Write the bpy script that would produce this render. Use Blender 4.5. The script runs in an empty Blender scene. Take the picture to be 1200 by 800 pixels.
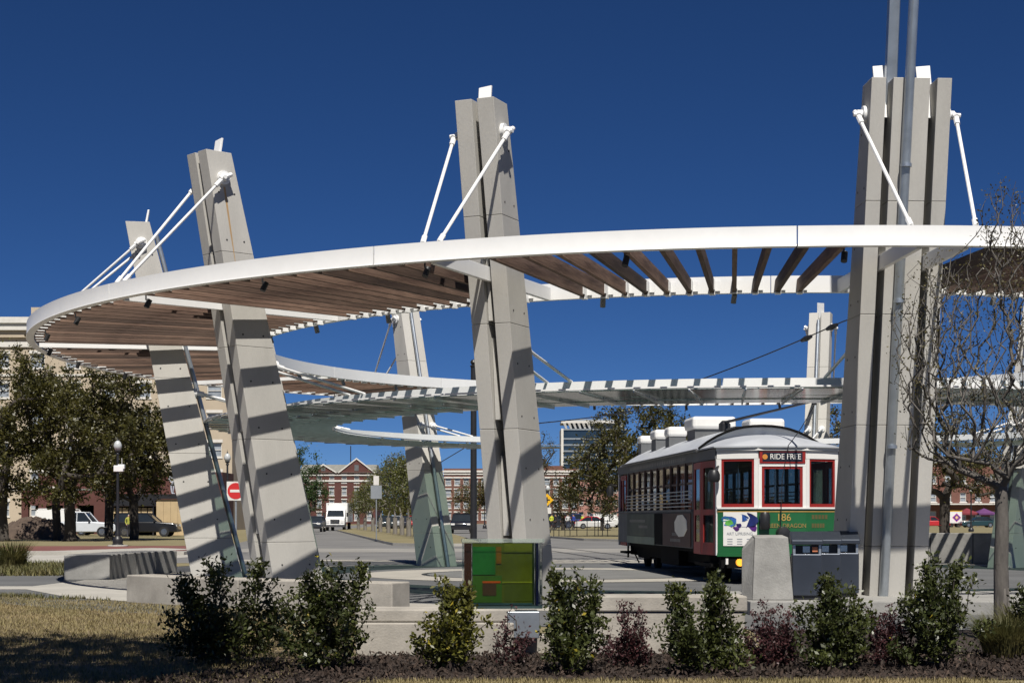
import bpy, math, random
import numpy as np
from mathutils import Vector, Matrix
sin, cos, R, pi = math.sin, math.cos, math.radians, math.pi
sc = bpy.context.scene
col = sc.collection
# ------------------------------------------------------------------ camera, sky, sun, exposure
EYE = 1.37; FPX = 1910.0; HOR = 607.0
cd = bpy.data.cameras.new('camera'); cam = bpy.data.objects.new('camera', cd); col.objects.link(cam)
cam.location = (0, 0, EYE); cam.rotation_euler = (R(90), 0, 0)
cd.sensor_width = 36; cd.lens = FPX / 1200 * 36; cd.shift_y = (HOR - 400) / 1200
cd.clip_start = .1; cd.clip_end = 5000
sc.camera = cam
SUN_AZ, SUN_EL = 5.5, 56.0                       # behind the camera, a little to its right
to_sun = Vector((sin(R(SUN_AZ)) * cos(R(SUN_EL)), -cos(R(SUN_AZ)) * cos(R(SUN_EL)), sin(R(SUN_EL))))
w = bpy.data.worlds.new('World'); sc.world = w; w.use_nodes = True
nt = w.node_tree; nt.nodes.clear()
sky = nt.nodes.new('ShaderNodeTexSky'); sky.sky_type = 'NISHITA'; sky.sun_disc = False
sky.sun_elevation = R(SUN_EL); sky.sun_rotation = R(180 - SUN_AZ)
sky.air_density = .38; sky.dust_density = 0; sky.ozone_density = 10; sky.altitude = 0
bg = nt.nodes.new('ShaderNodeBackground'); bg.inputs[1].default_value = .05
wo = nt.nodes.new('ShaderNodeOutputWorld')
hs = nt.nodes.new('ShaderNodeHueSaturation'); hs.inputs['Saturation'].default_value = 1.1; hs.inputs['Hue'].default_value = .504
nt.links.new(sky.outputs[0], hs.inputs['Color']); nt.links.new(hs.outputs[0], bg.inputs[0]); nt.links.new(bg.outputs[0], wo.inputs[0])
sl = bpy.data.lights.new('sun', 'SUN'); sl.energy = 5.0; sl.angle = R(.5); sl.color = (1, .95, .87)
so = bpy.data.objects.new('sun', sl); col.objects.link(so)
so.rotation_euler = to_sun.to_track_quat('Z', 'Y').to_euler()
so.location = (0, -20, 40)
sc.render.engine = 'CYCLES'
sc.view_settings.view_transform = 'Standard'; sc.view_settings.look = 'None'
sc.view_settings.exposure = .3; sc.view_settings.gamma = 1
sc.cycles.max_bounces = 6; sc.cycles.diffuse_bounces = 2; sc.cycles.transparent_max_bounces = 16

# ------------------------------------------------------------------ helpers
def at(px, py, Y):                               # pixel of the photograph at depth Y -> point
    return Vector(((px - 600) / FPX * Y, Y, EYE + (HOR - py) / FPX * Y))
def gnd(px, py, z=0):                            # pixel on level ground
    Y = (EYE - z) * FPX / (py - HOR); return Vector(((px - 600) / FPX * Y, Y, z))

class MB:
    def __init__(s): s.v = []; s.f = []
    def poly(s, pts):
        n = len(s.v); s.v += [tuple(p) for p in pts]; s.f.append(tuple(range(n, n + len(pts)))); return s
    def hexa(s, p):                              # 4 bottom (ccw) + 4 top
        n = len(s.v); s.v += [tuple(q) for q in p]
        s.f += [tuple(n + i for i in q) for q in ((3, 2, 1, 0), (4, 5, 6, 7), (0, 1, 5, 4), (1, 2, 6, 5), (2, 3, 7, 6), (3, 0, 4, 7))]
        return s
    def box(s, x0, x1, y0, y1, z0, z1):
        return s.hexa([(x0, y0, z0), (x1, y0, z0), (x1, y1, z0), (x0, y1, z0), (x0, y0, z1), (x1, y0, z1), (x1, y1, z1), (x0, y1, z1)])
    def cbox(s, c, d, rz=0, rx=0):
        M_ = Matrix.Translation(c) @ Matrix.Rotation(rz, 4, 'Z') @ Matrix.Rotation(rx, 4, 'X')
        a, b, e = d[0] / 2, d[1] / 2, d[2] / 2
        return s.hexa([M_ @ Vector(q) for q in ((-a, -b, -e), (a, -b, -e), (a, b, -e), (-a, b, -e), (-a, -b, e), (a, -b, e), (a, b, e), (-a, b, e))])
    def prism(s, poly, z0, z1):
        n = len(s.v); k = len(poly)
        s.v += [(p[0], p[1], z0) for p in poly] + [(p[0], p[1], z1) for p in poly]
        s.f.append(tuple(range(n + k - 1, n - 1, -1))); s.f.append(tuple(range(n + k, n + 2 * k)))
        for i in range(k):
            j = (i + 1) % k; s.f.append((n + i, n + j, n + k + j, n + k + i))
        return s
    def ext(s, poly, x0, x1, axis='x'):          # outline in (y,z) extruded along x, or (x,z) along y
        n = len(s.v); k = len(poly)
        for a in (x0, x1): s.v += [(a, p[0], p[1]) if axis == 'x' else (p[0], a, p[1]) for p in poly]
        s.f.append(tuple(range(n, n + k))); s.f.append(tuple(range(n + 2 * k - 1, n + k - 1, -1)))
        for i in range(k):
            j = (i + 1) % k; s.f.append((n + j, n + i, n + k + i, n + k + j))
        return s
    def tube(s, pts, r, n=8, cap=True):
        pts = [Vector(p) for p in pts]; rs = r if isinstance(r, (list, tuple)) else [r] * len(pts)
        b = len(s.v); up = None
        for i, p in enumerate(pts):
            d = (pts[min(i + 1, len(pts) - 1)] - pts[max(i - 1, 0)]).normalized()
            if up is None: up = Vector((1, 0, 0)) if abs(d.x) < .8 else Vector((0, 1, 0))
            a = d.cross(up).normalized(); c = d.cross(a).normalized(); up = (up - d * up.dot(d)).normalized()
            for k in range(n):
                t = 2 * pi * k / n; s.v.append(tuple(p + (a * cos(t) + c * sin(t)) * rs[i]))
        for i in range(len(pts) - 1):
            for k in range(n):
                q = b + i * n; s.f.append((q + k, q + (k + 1) % n, q + n + (k + 1) % n, q + n + k))
        if cap:
            s.f.append(tuple(b + k for k in range(n - 1, -1, -1))); e = b + (len(pts) - 1) * n; s.f.append(tuple(e + k for k in range(n)))
        return s
    def lathe(s, prof, n=12, c=(0, 0, 0)):
        b = len(s.v)
        for r, z in prof:
            for k in range(n): t = 2 * pi * k / n; s.v.append((c[0] + r * cos(t), c[1] + r * sin(t), c[2] + z))
        for i in range(len(prof) - 1):
            for k in range(n): q = b + i * n; s.f.append((q + k, q + (k + 1) % n, q + n + (k + 1) % n, q + n + k))
        s.f.append(tuple(b + k for k in range(n - 1, -1, -1))); e = b + (len(prof) - 1) * n; s.f.append(tuple(e + k for k in range(n)))
        return s
    def arc(s, prof, t0, t1, n, closed=False):   # profile (R,z) swept round the z axis; angle measured from -y towards -x
        b = len(s.v); k = len(prof)
        for i in range(n if closed else n + 1):
            t = t0 + (t1 - t0) * i / n
            s.v += [(-r * sin(t), -r * cos(t), z) for r, z in prof]
        for i in range(n):
            a = b + i * k; c = b + ((i + 1) % n if closed else i + 1) * k
            for j in range(k): s.f.append((a + j, a + (j + 1) % k, c + (j + 1) % k, c + j))
        if not closed:
            s.f.append(tuple(range(b, b + k))); s.f.append(tuple(range(b + n * k + k - 1, b + n * k - 1, -1)))
        return s
    def mesh(s, name):
        me = bpy.data.meshes.new(name); me.from_pydata(s.v, [], s.f); me.validate(); me.update(); return me
    def build(s, name, mat, parent=None, smooth=False, bevel=0):
        return link(name, s.mesh(name), mat, parent, smooth, bevel)

def fixn(me):
    import bmesh
    b = bmesh.new(); b.from_mesh(me); bmesh.ops.recalc_face_normals(b, faces=b.faces); b.to_mesh(me); b.free()
def link(name, me, mat, parent=None, smooth=False, bevel=0):
    if mat is not None and not me.materials: me.materials.append(mat)
    if len(me.polygons) < 6000: fixn(me)
    o = bpy.data.objects.new(name, me); col.objects.link(o)
    if parent is not None: o.parent = parent
    if smooth:
        me.polygons.foreach_set('use_smooth', [True] * len(me.polygons))
        if smooth != 'all':
            try: me.set_sharp_from_angle(angle=R(40))
            except Exception: pass
    if bevel:
        b = o.modifiers.new('bevel', 'BEVEL'); b.width = bevel; b.segments = 2; b.limit_method = 'ANGLE'; b.angle_limit = R(35)
    return o
def again(name, src, parent=None, loc=None, rz=None):
    o = src.copy(); col.objects.link(o); o.name = name
    if parent is not None: o.parent = parent
    if loc is not None: o.location = loc
    if rz is not None: o.rotation_euler = (0, 0, rz)
    return o
def tag(o, label=None, cat=None, group=None, kind=None):
    if label: o['label'] = label
    if cat: o['category'] = cat
    if group: o['group'] = group
    if kind: o['kind'] = kind
    return o
def empty(name, loc=(0, 0, 0), rz=0, **k):
    o = bpy.data.objects.new(name, None); col.objects.link(o); o.location = loc; o.rotation_euler = (0, 0, rz)
    o.empty_display_size = .2
    return tag(o, **k)
def struct(name, m, mat, parent=None, **k):
    o = m.build(name, mat, parent, **k); o['kind'] = 'structure'; return o
def text(name, body, size, loc, rot, mat, parent, depth=.003, align='CENTER', sx=1.0):
    cu = bpy.data.curves.new(name, 'FONT'); cu.body = body; cu.size = size; cu.extrude = depth; cu.align_x = align; cu.align_y = 'CENTER'
    t = bpy.data.objects.new(name, cu); col.objects.link(t)
    me = bpy.data.meshes.new_from_object(t.evaluated_get(bpy.context.evaluated_depsgraph_get()))
    bpy.data.objects.remove(t); me.materials.clear(); me.materials.append(mat)
    o = bpy.data.objects.new(name, me); col.objects.link(o); o.parent = parent; o.location = loc; o.rotation_euler = rot; o.scale = (sx, 1, 1)
    return o

# ------------------------------------------------------------------ materials
def M(name, c, rough=.6, metal=0, var=.15, scale=2.0, stretch=(1, 1, 1), bump=0, bscale=40, fine=.0, fscale=30, isl=0, spec=.5, coat=0, c2=None, objrand=0):
    m = bpy.data.materials.new(name); m.use_nodes = True; t = m.node_tree; N = t.nodes; L = t.links
    p = N['Principled BSDF']; p.inputs['Roughness'].default_value = rough; p.inputs['Metallic'].default_value = metal
    p.inputs['Specular IOR Level'].default_value = spec
    if coat: p.inputs['Coat Weight'].default_value = coat; p.inputs['Coat Roughness'].default_value = .08
    tc = N.new('ShaderNodeTexCoord'); mp = N.new('ShaderNodeMapping'); mp.inputs['Scale'].default_value = stretch
    L.new(tc.outputs['Object'], mp.inputs[0])
    n1 = N.new('ShaderNodeTexNoise'); n1.inputs['Scale'].default_value = scale; n1.inputs['Detail'].default_value = 6; n1.inputs['Roughness'].default_value = .6
    L.new(mp.outputs[0], n1.inputs[0])
    r = N.new('ShaderNodeValToRGB'); r.color_ramp.elements[0].position = .3; r.color_ramp.elements[1].position = .7
    d = c2 or [x * (1 + var) for x in c[:3]]
    r.color_ramp.elements[0].color = ([x * (1 - var) for x in c[:3]] if not c2 else list(c[:3])) + [1]; r.color_ramp.elements[1].color = list(d[:3]) + [1]
    L.new(n1.outputs[0], r.inputs[0]); out = r.outputs[0]
    def mul(out, fac_socket, lo, hi):
        mr = N.new('ShaderNodeMapRange'); mr.inputs['To Min'].default_value = lo; mr.inputs['To Max'].default_value = hi
        L.new(fac_socket, mr.inputs[0])
        mx = N.new('ShaderNodeMix'); mx.data_type = 'RGBA'; mx.blend_type = 'MULTIPLY'; mx.inputs[0].default_value = 1
        L.new(out, mx.inputs[6]); L.new(mr.outputs[0], mx.inputs[7]); return mx.outputs[2]
    if fine:
        n2 = N.new('ShaderNodeTexNoise'); n2.inputs['Scale'].default_value = fscale; n2.inputs['Detail'].default_value = 3
        L.new(mp.outputs[0], n2.inputs[0]); out = mul(out, n2.outputs[0], 1 - fine, 1 + fine)
    if isl:
        g = N.new('ShaderNodeNewGeometry'); out = mul(out, g.outputs['Random Per Island'], 1 - isl, 1 + isl)
    if objrand:
        oi = N.new('ShaderNodeObjectInfo'); out = mul(out, oi.outputs['Random'], 1 - objrand, 1 + objrand)
    L.new(out, p.inputs['Base Color'])
    if bump:
        n3 = N.new('ShaderNodeTexNoise'); n3.inputs['Scale'].default_value = bscale; n3.inputs['Detail'].default_value = 4
        L.new(mp.outputs[0], n3.inputs[0]); b = N.new('ShaderNodeBump'); b.inputs['Strength'].default_value = bump; b.inputs['Distance'].default_value = .02
        L.new(n3.outputs[0], b.inputs['Height']); L.new(b.outputs[0], p.inputs['Normal'])
    return m
def leafmat(name, c, c2, trans=.35, rough=.45):
    m = M(name, c, rough, var=.3, isl=.35, c2=c2, scale=1.1)
    t = m.node_tree; N = t.nodes; L = t.links; p = N['Principled BSDF']; o = N['Material Output']
    # hue jitter per leaf: mix towards c2
    tr = N.new('ShaderNodeBsdfTranslucent'); mx = N.new('ShaderNodeMixShader'); mx.inputs[0].default_value = trans
    src = p.inputs['Base Color'].links[0].from_socket
    L.new(src, tr.inputs[0]); L.new(p.outputs[0], mx.inputs[1]); L.new(tr.outputs[0], mx.inputs[2]); L.new(mx.outputs[0], o.inputs[0])
    return m
def glass(name, tint, clear=.7, rough=.03, body=(.5, .6, .55)):
    m = bpy.data.materials.new(name); m.use_nodes = True; t = m.node_tree; N = t.nodes; L = t.links; N.clear()
    o = N.new('ShaderNodeOutputMaterial'); tr = N.new('ShaderNodeBsdfTransparent'); tr.inputs[0].default_value = (*tint, 1)
    p = N.new('ShaderNodeBsdfPrincipled'); p.inputs['Base Color'].default_value = (*body, 1); p.inputs['Roughness'].default_value = rough
    nz = N.new('ShaderNodeTexNoise'); nz.inputs['Scale'].default_value = 3
    lw = N.new('ShaderNodeLayerWeight'); fr = N.new('ShaderNodeMath'); fr.operation = 'POWER'; fr.inputs[1].default_value = 4; L.new(lw.outputs['Facing'], fr.inputs[0])
    mr = N.new('ShaderNodeMath'); mr.operation = 'MULTIPLY_ADD'; mr.inputs[1].default_value = .12; mr.inputs[2].default_value = 1 - clear - .06
    L.new(nz.outputs[0], mr.inputs[0])
    ad = N.new('ShaderNodeMath'); ad.operation = 'ADD'; ad.use_clamp = True; L.new(mr.outputs[0], ad.inputs[0]); L.new(fr.outputs[0], ad.inputs[1])
    mx = N.new('ShaderNodeMixShader'); L.new(ad.outputs[0], mx.inputs[0]); L.new(tr.outputs[0], mx.inputs[1]); L.new(p.outputs[0], mx.inputs[2]); L.new(mx.outputs[0], o.inputs[0])
    return m

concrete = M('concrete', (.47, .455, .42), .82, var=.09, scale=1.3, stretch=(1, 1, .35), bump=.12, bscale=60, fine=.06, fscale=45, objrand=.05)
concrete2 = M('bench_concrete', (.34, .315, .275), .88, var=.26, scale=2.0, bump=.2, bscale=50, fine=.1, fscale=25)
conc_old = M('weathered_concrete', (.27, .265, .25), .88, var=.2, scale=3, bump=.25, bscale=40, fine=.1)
dark_gap = M('hole_dark', (.03, .03, .032), .8)
white = M('white_paint', (.78, .78, .77), .38, var=.03, scale=1.2, fine=.03, fscale=9)
steel = M('galvanised_steel', (.42, .46, .50), .38, metal=.75, var=.15, scale=4)
black = M('black_paint', (.018, .018, .02), .42, var=.2)
spotb = M('lamp_black', (.02, .02, .022), .5)
spotg = M('lamp_grey', (.18, .18, .18), .5)
def woodmat():
    m = M('weathered_timber', (.058, .032, .023), .78, var=.3, scale=1.6, stretch=(9, .7, 9), bump=.35, bscale=8, fine=.28, fscale=5, c2=(.19, .122, .088), objrand=.6)
    return m
wood = woodmat()
glass_green = glass('green_glass', (.68, .80, .74), .68, .12, body=(.17, .22, .20))
glass_clear = glass('clear_glass', (.80, .84, .84), .90, body=(.01, .012, .013))
glass_dark = M('dark_window_glass', (.02, .025, .03), .06, var=.3, scale=.6, spec=.8)
glass_pale = M('curtained_window', (.30, .33, .36), .15, var=.35, scale=.5, spec=.7)
asphalt = M('asphalt', (.15, .147, .142), .9, var=.2, scale=.35, bump=.2, bscale=30, fine=.14, fscale=18)
bounce_dk = M('bounce_cut_dark', (.05, .05, .05), .9, var=.2, scale=.5)  # dark tone for the unseen sheet added against ground bounce
pave = M('plaza_paving', (.105, .107, .108), .85, var=.2, scale=.5, bump=.12, bscale=40, fine=.12, fscale=15)
pave_lt = M('pale_paving', (.34, .32, .28), .85, var=.16, scale=.8, fine=.12, fscale=14)
sidew = M('sidewalk_concrete', (.36, .345, .31), .9, var=.15, scale=.5, fine=.1, fscale=8)
brickpave = M('red_brick_paving', (.16, .06, .05), .9, var=.25, scale=.7, fine=.2, fscale=6)
drygrass = M('dry_grass', (.22, .18, .095), .95, var=.3, scale=.35, fine=.3, fscale=9, c2=(.15, .135, .065))
lawn_m = M('dormant_lawn_soil', (.17, .13, .075), .95, var=.3, scale=1.2, fine=.3, fscale=25)
mulch_m = M('mulch_soil', (.030, .020, .015), .95, var=.4, scale=3, bump=.6, bscale=30, fine=.3, fscale=30)
chip_m = M('mulch_chips', (.040, .026, .019), .9, var=.4, isl=.5, scale=5)
blade_m = leafmat('dry_blades', (.30, .235, .115), (.20, .175, .075), .3, .7)
bladeg_m = leafmat('green_blades', (.09, .105, .03), (.16, .13, .05), .3, .6)
brick = M('red_brick', (.095, .036, .03), .9, var=.2, scale=.4, fine=.15, fscale=5, stretch=(1, 1, 2.5))
brick2 = M('brown_brick', (.15, .068, .052), .9, var=.2, scale=.4, fine=.15, fscale=5)
cream = M('cream_stone', (.44, .37, .28), .88, var=.08, scale=.3, fine=.05, fscale=4)
trim = M('white_trim', (.62, .60, .56), .7, var=.08)
roofm = M('grey_roof', (.20, .20, .18), .8)
towerm = M('tower_cladding', (.22, .25, .28), .5, var=.1)
towerg = M('tower_glass', (.02, .035, .055), .12, spec=.8, var=.2, scale=.2)
pinkm = M('pink_masonry', (.38, .20, .17), .9, var=.12)
bark = M('dark_bark', (.05, .042, .035), .95, var=.35, scale=5, stretch=(1, 1, .3), bump=.5, bscale=20)
bark_lt = M('grey_bark', (.17, .155, .135), .9, var=.35, scale=6, stretch=(1, 1, .35), bump=.4, bscale=25)
leaf_oak = leafmat('oak_leaves', (.034, .036, .009), (.10, .09, .02), .28)
leaf_new = leafmat('spring_leaves', (.075, .095, .022), (.15, .15, .04), .4)
leaf_green = leafmat('deep_green_leaves', (.030, .060, .015), (.06, .10, .025), .3)
leaf_tan = leafmat('tan_leaves', (.12, .085, .03), (.10, .10, .03), .3)
leaf_bush = leafmat('glossy_shrub_leaves', (.017, .027, .008), (.085, .095, .022), .22, .42)
leaf_bush_y = leafmat('yellow_green_shrub_leaves', (.05, .062, .014), (.17, .155, .025), .25, .42)
leaf_red = leafmat('purple_leaves', (.045, .016, .020), (.09, .035, .035), .25, .5)
leaf_yel = leafmat('yellow_leaves', (.42, .30, .03), (.30, .30, .04), .3)
dirt = M('dug_earth', (.09, .065, .05), .95, var=.35, scale=2, bump=1, bscale=3)
ply = M('plywood', (.46, .35, .20), .8, var=.1, scale=1.5)
red = M('trolley_red', (.26, .02, .018), .5, var=.12, spec=.3)
green = M('trolley_green', (.012, .105, .032), .4, var=.1, coat=.25)
cream_w = M('trolley_white', (.74, .73, .70), .45, var=.05)
silver = M('trolley_roof_silver', (.50, .52, .55), .4, metal=.15, var=.12, scale=1.5)
slate = M('trolley_grey', (.11, .115, .12), .65, var=.2)
gold = M('gold_paint', (.42, .27, .07), .5)
brownboard = M('advert_board_brown', (.085, .045, .036), .7, var=.35, scale=2)
greyboard = M('advert_board_grey', (.05, .062, .048), .7, var=.4, scale=1.5, c2=(.095, .11, .085))
under = M('underframe_black', (.006, .006, .006), .95, var=.4, spec=.15)
amber = bpy.data.materials.new('amber_lamp'); amber.use_nodes = True
_p = amber.node_tree.nodes['Principled BSDF']; _p.inputs['Base Color'].default_value = (.9, .35, .02, 1); _p.inputs['Emission Color'].default_value = (1, .42, .04, 1); _p.inputs['Emission Strength'].default_value = .8
yellow = M('sign_yellow', (.75, .42, .01), .5, var=.04)
signred = M('sign_red', (.5, .02, .02), .5, var=.04)
signgreen = M('sign_green', (.005, .16, .09), .5, var=.04)
signgrey = M('sign_back', (.22, .24, .26), .5)
rubber = M('tyre_rubber', (.012, .012, .013), .8)
chrome = M('chrome', (.6, .6, .6), .2, metal=1)
globe_m = M('frosted_globe', (.45, .47, .47), .25, var=.1)
dkbin = M('bin_metal', (.06, .07, .09), .38, metal=.55, var=.15)

# ================================================================== GROUND
def sheet(name, pts, z, mat, **k):
    return struct(name, MB().poly([(p[0], p[1], z) for p in pts]), mat)
sheet('ground', [(-1500, -60), (1500, -60), (1500, 3000), (-1500, 3000)], 0, drygrass)
sheet('bounce_cut_sheet', [(-200, -40), (200, -40), (200, 9.5), (-200, 9.5)], .004, bounce_dk)  # unseen dark ground added around the camera to cut bounced light
CX, CY = 5.04, 37.13                                        # middle of the round plaza
def ring(r, t):                                             # t degrees, from the camera side towards the left
    return Vector((CX - r * sin(R(t)), CY - r * cos(R(t)), 0))
sheet('street', [(-14, 50), (80, 46), (90, 105), (60, 230), (-25, 420), (-36, 420), (-24, 174), (-14, 79)], .004, asphalt)
disc = [ring(17.2, t) for t in range(0, 360, 5)]
sheet('plaza_paving', disc, .008, pave)
m = MB(); m.arc([(13.9, .012), (12.9, .012), (12.9, .0115), (13.9, .0115)], 0, 2 * pi, 96, True); o = struct('pale_paving_band', m, pave_lt); o.location = (CX, CY, 0)
m = MB(); m.arc([(5.0, .016), (3.5, .016), (3.5, .0155), (5.0, .0155)], 0, 2 * pi, 72, True); o = struct('turntable_surround', m, pave_lt); o.location = (1.3, 39.6, 0)
m = MB(); m.arc([(3.5, .02), (3.36, .02), (3.36, .0195), (3.5, .0195)], 0, 2 * pi, 72, True); o = struct('turntable_rim', m, black); o.location = (1.3, 39.6, 0)
sheet('turntable_disc', [(1.3 + 3.36 * cos(R(a)), 39.6 + 3.36 * sin(R(a))) for a in range(0, 360, 6)], .018, M('turntable_grey', (.15, .15, .145), .8, var=.2, scale=1))
sheet('pale_cross_band', [(-9, 51.5), (22, 50.5), (22, 52.6), (-9, 53.6)], .013, pave_lt)
for dx in (-.72, .72):
    m = MB(); q = []
    for i in range(30):
        s_ = -3 + i * 2.0; x = 5.57 + dx - .0847 * s_ - .0009 * max(0, s_ - 16) ** 2; q.append((x, 33.57 + s_))
    for a, b in zip(q[:-1], q[1:]): m.poly([(a[0] - .04, a[1], .024), (a[0] + .04, a[1], .024), (b[0] + .04, b[1], .024), (b[0] - .04, b[1], .024)])
    struct('tram_rail', m, M('rail_steel', (.05, .045, .04), .5, metal=.6))
# crossing stripes of paler concrete on the far carriageway
sheet('far_carriageway_patch', [(-12, 66), (60, 62), (60, 70), (-12, 74)], .009, M('worn_asphalt', (.24, .23, .21), .9, var=.15, scale=.3, fine=.1, fscale=10))
def kerbed(name, pts, mat, kerb=.14, kw=.16):
    struct(name, MB().poly([(p[0], p[1], kerb - .01) for p in pts]), mat)
    m = MB(); n = len(pts); c = Vector((sum(p[0] for p in pts) / n, sum(p[1] for p in pts) / n))
    inn = [Vector((p[0], p[1])) + (c - Vector((p[0], p[1]))).normalized() * kw for p in pts]
    for i in range(n):
        j = (i + 1) % n
        m.hexa([(*pts[i][:2], -.02), (*pts[j][:2], -.02), (*inn[j], -.02), (*inn[i], -.02), (*pts[i][:2], kerb), (*pts[j][:2], kerb), (*inn[j], kerb), (*inn[i], kerb)])
    struct('kerb', m, sidew)
kerbed('median_verge', [(-18.7, 174), (-11, 118), (-6.9, 88), (-6.0, 82), (-4.6, 79.5), (-2.2, 80), (-1.6, 84), (-4, 120), (-9, 190), (-14, 260), (-22, 260)], drygrass)
kerbed('far_verge', [(2.0, 118), (4.4, 100), (6.5, 95), (12, 92), (40, 88), (90, 84), (110, 300), (0, 300), (-2, 180)], drygrass)
# left side: grass strip, brick walk, concrete walk, planting bed, kerb
sheet('brick_walk', [(-60, 62), (-16, 62), (-14, 64), (-13.5, 79), (-15, 81), (-60, 76)], .01, brickpave)
sheet('concrete_walk', [(-60, 48.5), (-12, 50), (-11, 62), (-60, 60.5)], .008, sidew)
m = MB(); m.box(-60, -12.2, 60.6, 61.9, 0, .13); struct('walk_kerb', m, sidew)
sheet('ramp_paving', [(-20, 66), (-15, 64.5), (-14, 72), (-16.5, 75)], .014, sidew)
sheet('planting_bed', [(-40, 33), (-9.4, 33), (-8.9, 36), (-9.6, 42), (-12, 48), (-40, 48)], .006, mulch_m)
sheet('garden_path', [(-40, 31.2), (-9.3, 31.2), (-7.6, 28.0), (-5.2, 25.6), (-4.2, 26.8), (-6.5, 31), (-8.4, 36), (-9.4, 36), (-9.6, 32.6), (-40, 32.6)], .0145, sidew)
sheet('lawn_soil', [(-30, 9.8), (-1.55, 12), (-1.6, 24.0), (-4.2, 24.7), (-6.5, 26.9), (-8.0, 28.6), (-9.6, 29.6), (-30, 29.2)], .005, lawn_m)
sheet('mulch_bed', [(-3.6, 12.6), (-2.6, 14.4), (-2.0, 15.6), (-1.2, 16.4), (2.9, 16.4), (9.5, 16.6), (12, 16.6), (12, 13.9), (6, 13.8), (2, 13.78), (-1, 13.75), (-1.4, 13), (-1.8, 12)], .009, mulch_m)
sheet('garden_soil', [(2.9, 16.6), (12, 16.6), (12, 20.5), (2.9, 20.5)], .007, mulch_m)

# ================================================================== PYLONS
ZT = 7.65
def r_out(z): return 12.50 + (13.9 - 12.50) * z / ZT
def depth(z): return 1.08 - (1.08 - .5) * z / ZT
def seg_hexa(m, x0a, x1a, x0b, x1b, r0, z0, z1, inset_out=0, inset_in=0):
    # local y points inward (towards the middle of the plaza); y = r0 - R
    ya0, ya1 = r0 - r_out(z0) + inset_out, r0 - r_out(z0) + depth(z0) - inset_in
    yb0, yb1 = r0 - r_out(z1) + inset_out, r0 - r_out(z1) + depth(z1) - inset_in
    m.hexa([(x0a, ya0, z0), (x1a, ya0, z0), (x1a, ya1, z0), (x0a, ya1, z0), (x0b, yb0, z1), (x1b, yb0, z1), (x1b, yb1, z1), (x0b, yb1, z1)])
def lerp(a, b, t): return a + (b - a) * t
RB = 12.0                                                    # radius of the pylon roots
JO = [0, .95, 2.75, 4.35, 5.95, ZT]
def disc_on(m, c, n_, r=.045):                                # thin round disc on a lateral face
    a = Vector((0, 1, 0)); b = Vector((0, 0, 1)); k0 = len(m.v)
    for s_ in (0, 1):
        for k in range(8): t = k * pi / 4; m.v.append(tuple(Vector(c) + Vector(n_) * (.004 * s_) + (a * cos(t) + b * sin(t)) * r))
    m.f.append(tuple(k0 + 8 + k for k in range(8)))
    for k in range(8): m.f.append((k0 + k, k0 + (k + 1) % 8, k0 + 8 + (k + 1) % 8, k0 + 8 + k))
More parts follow.
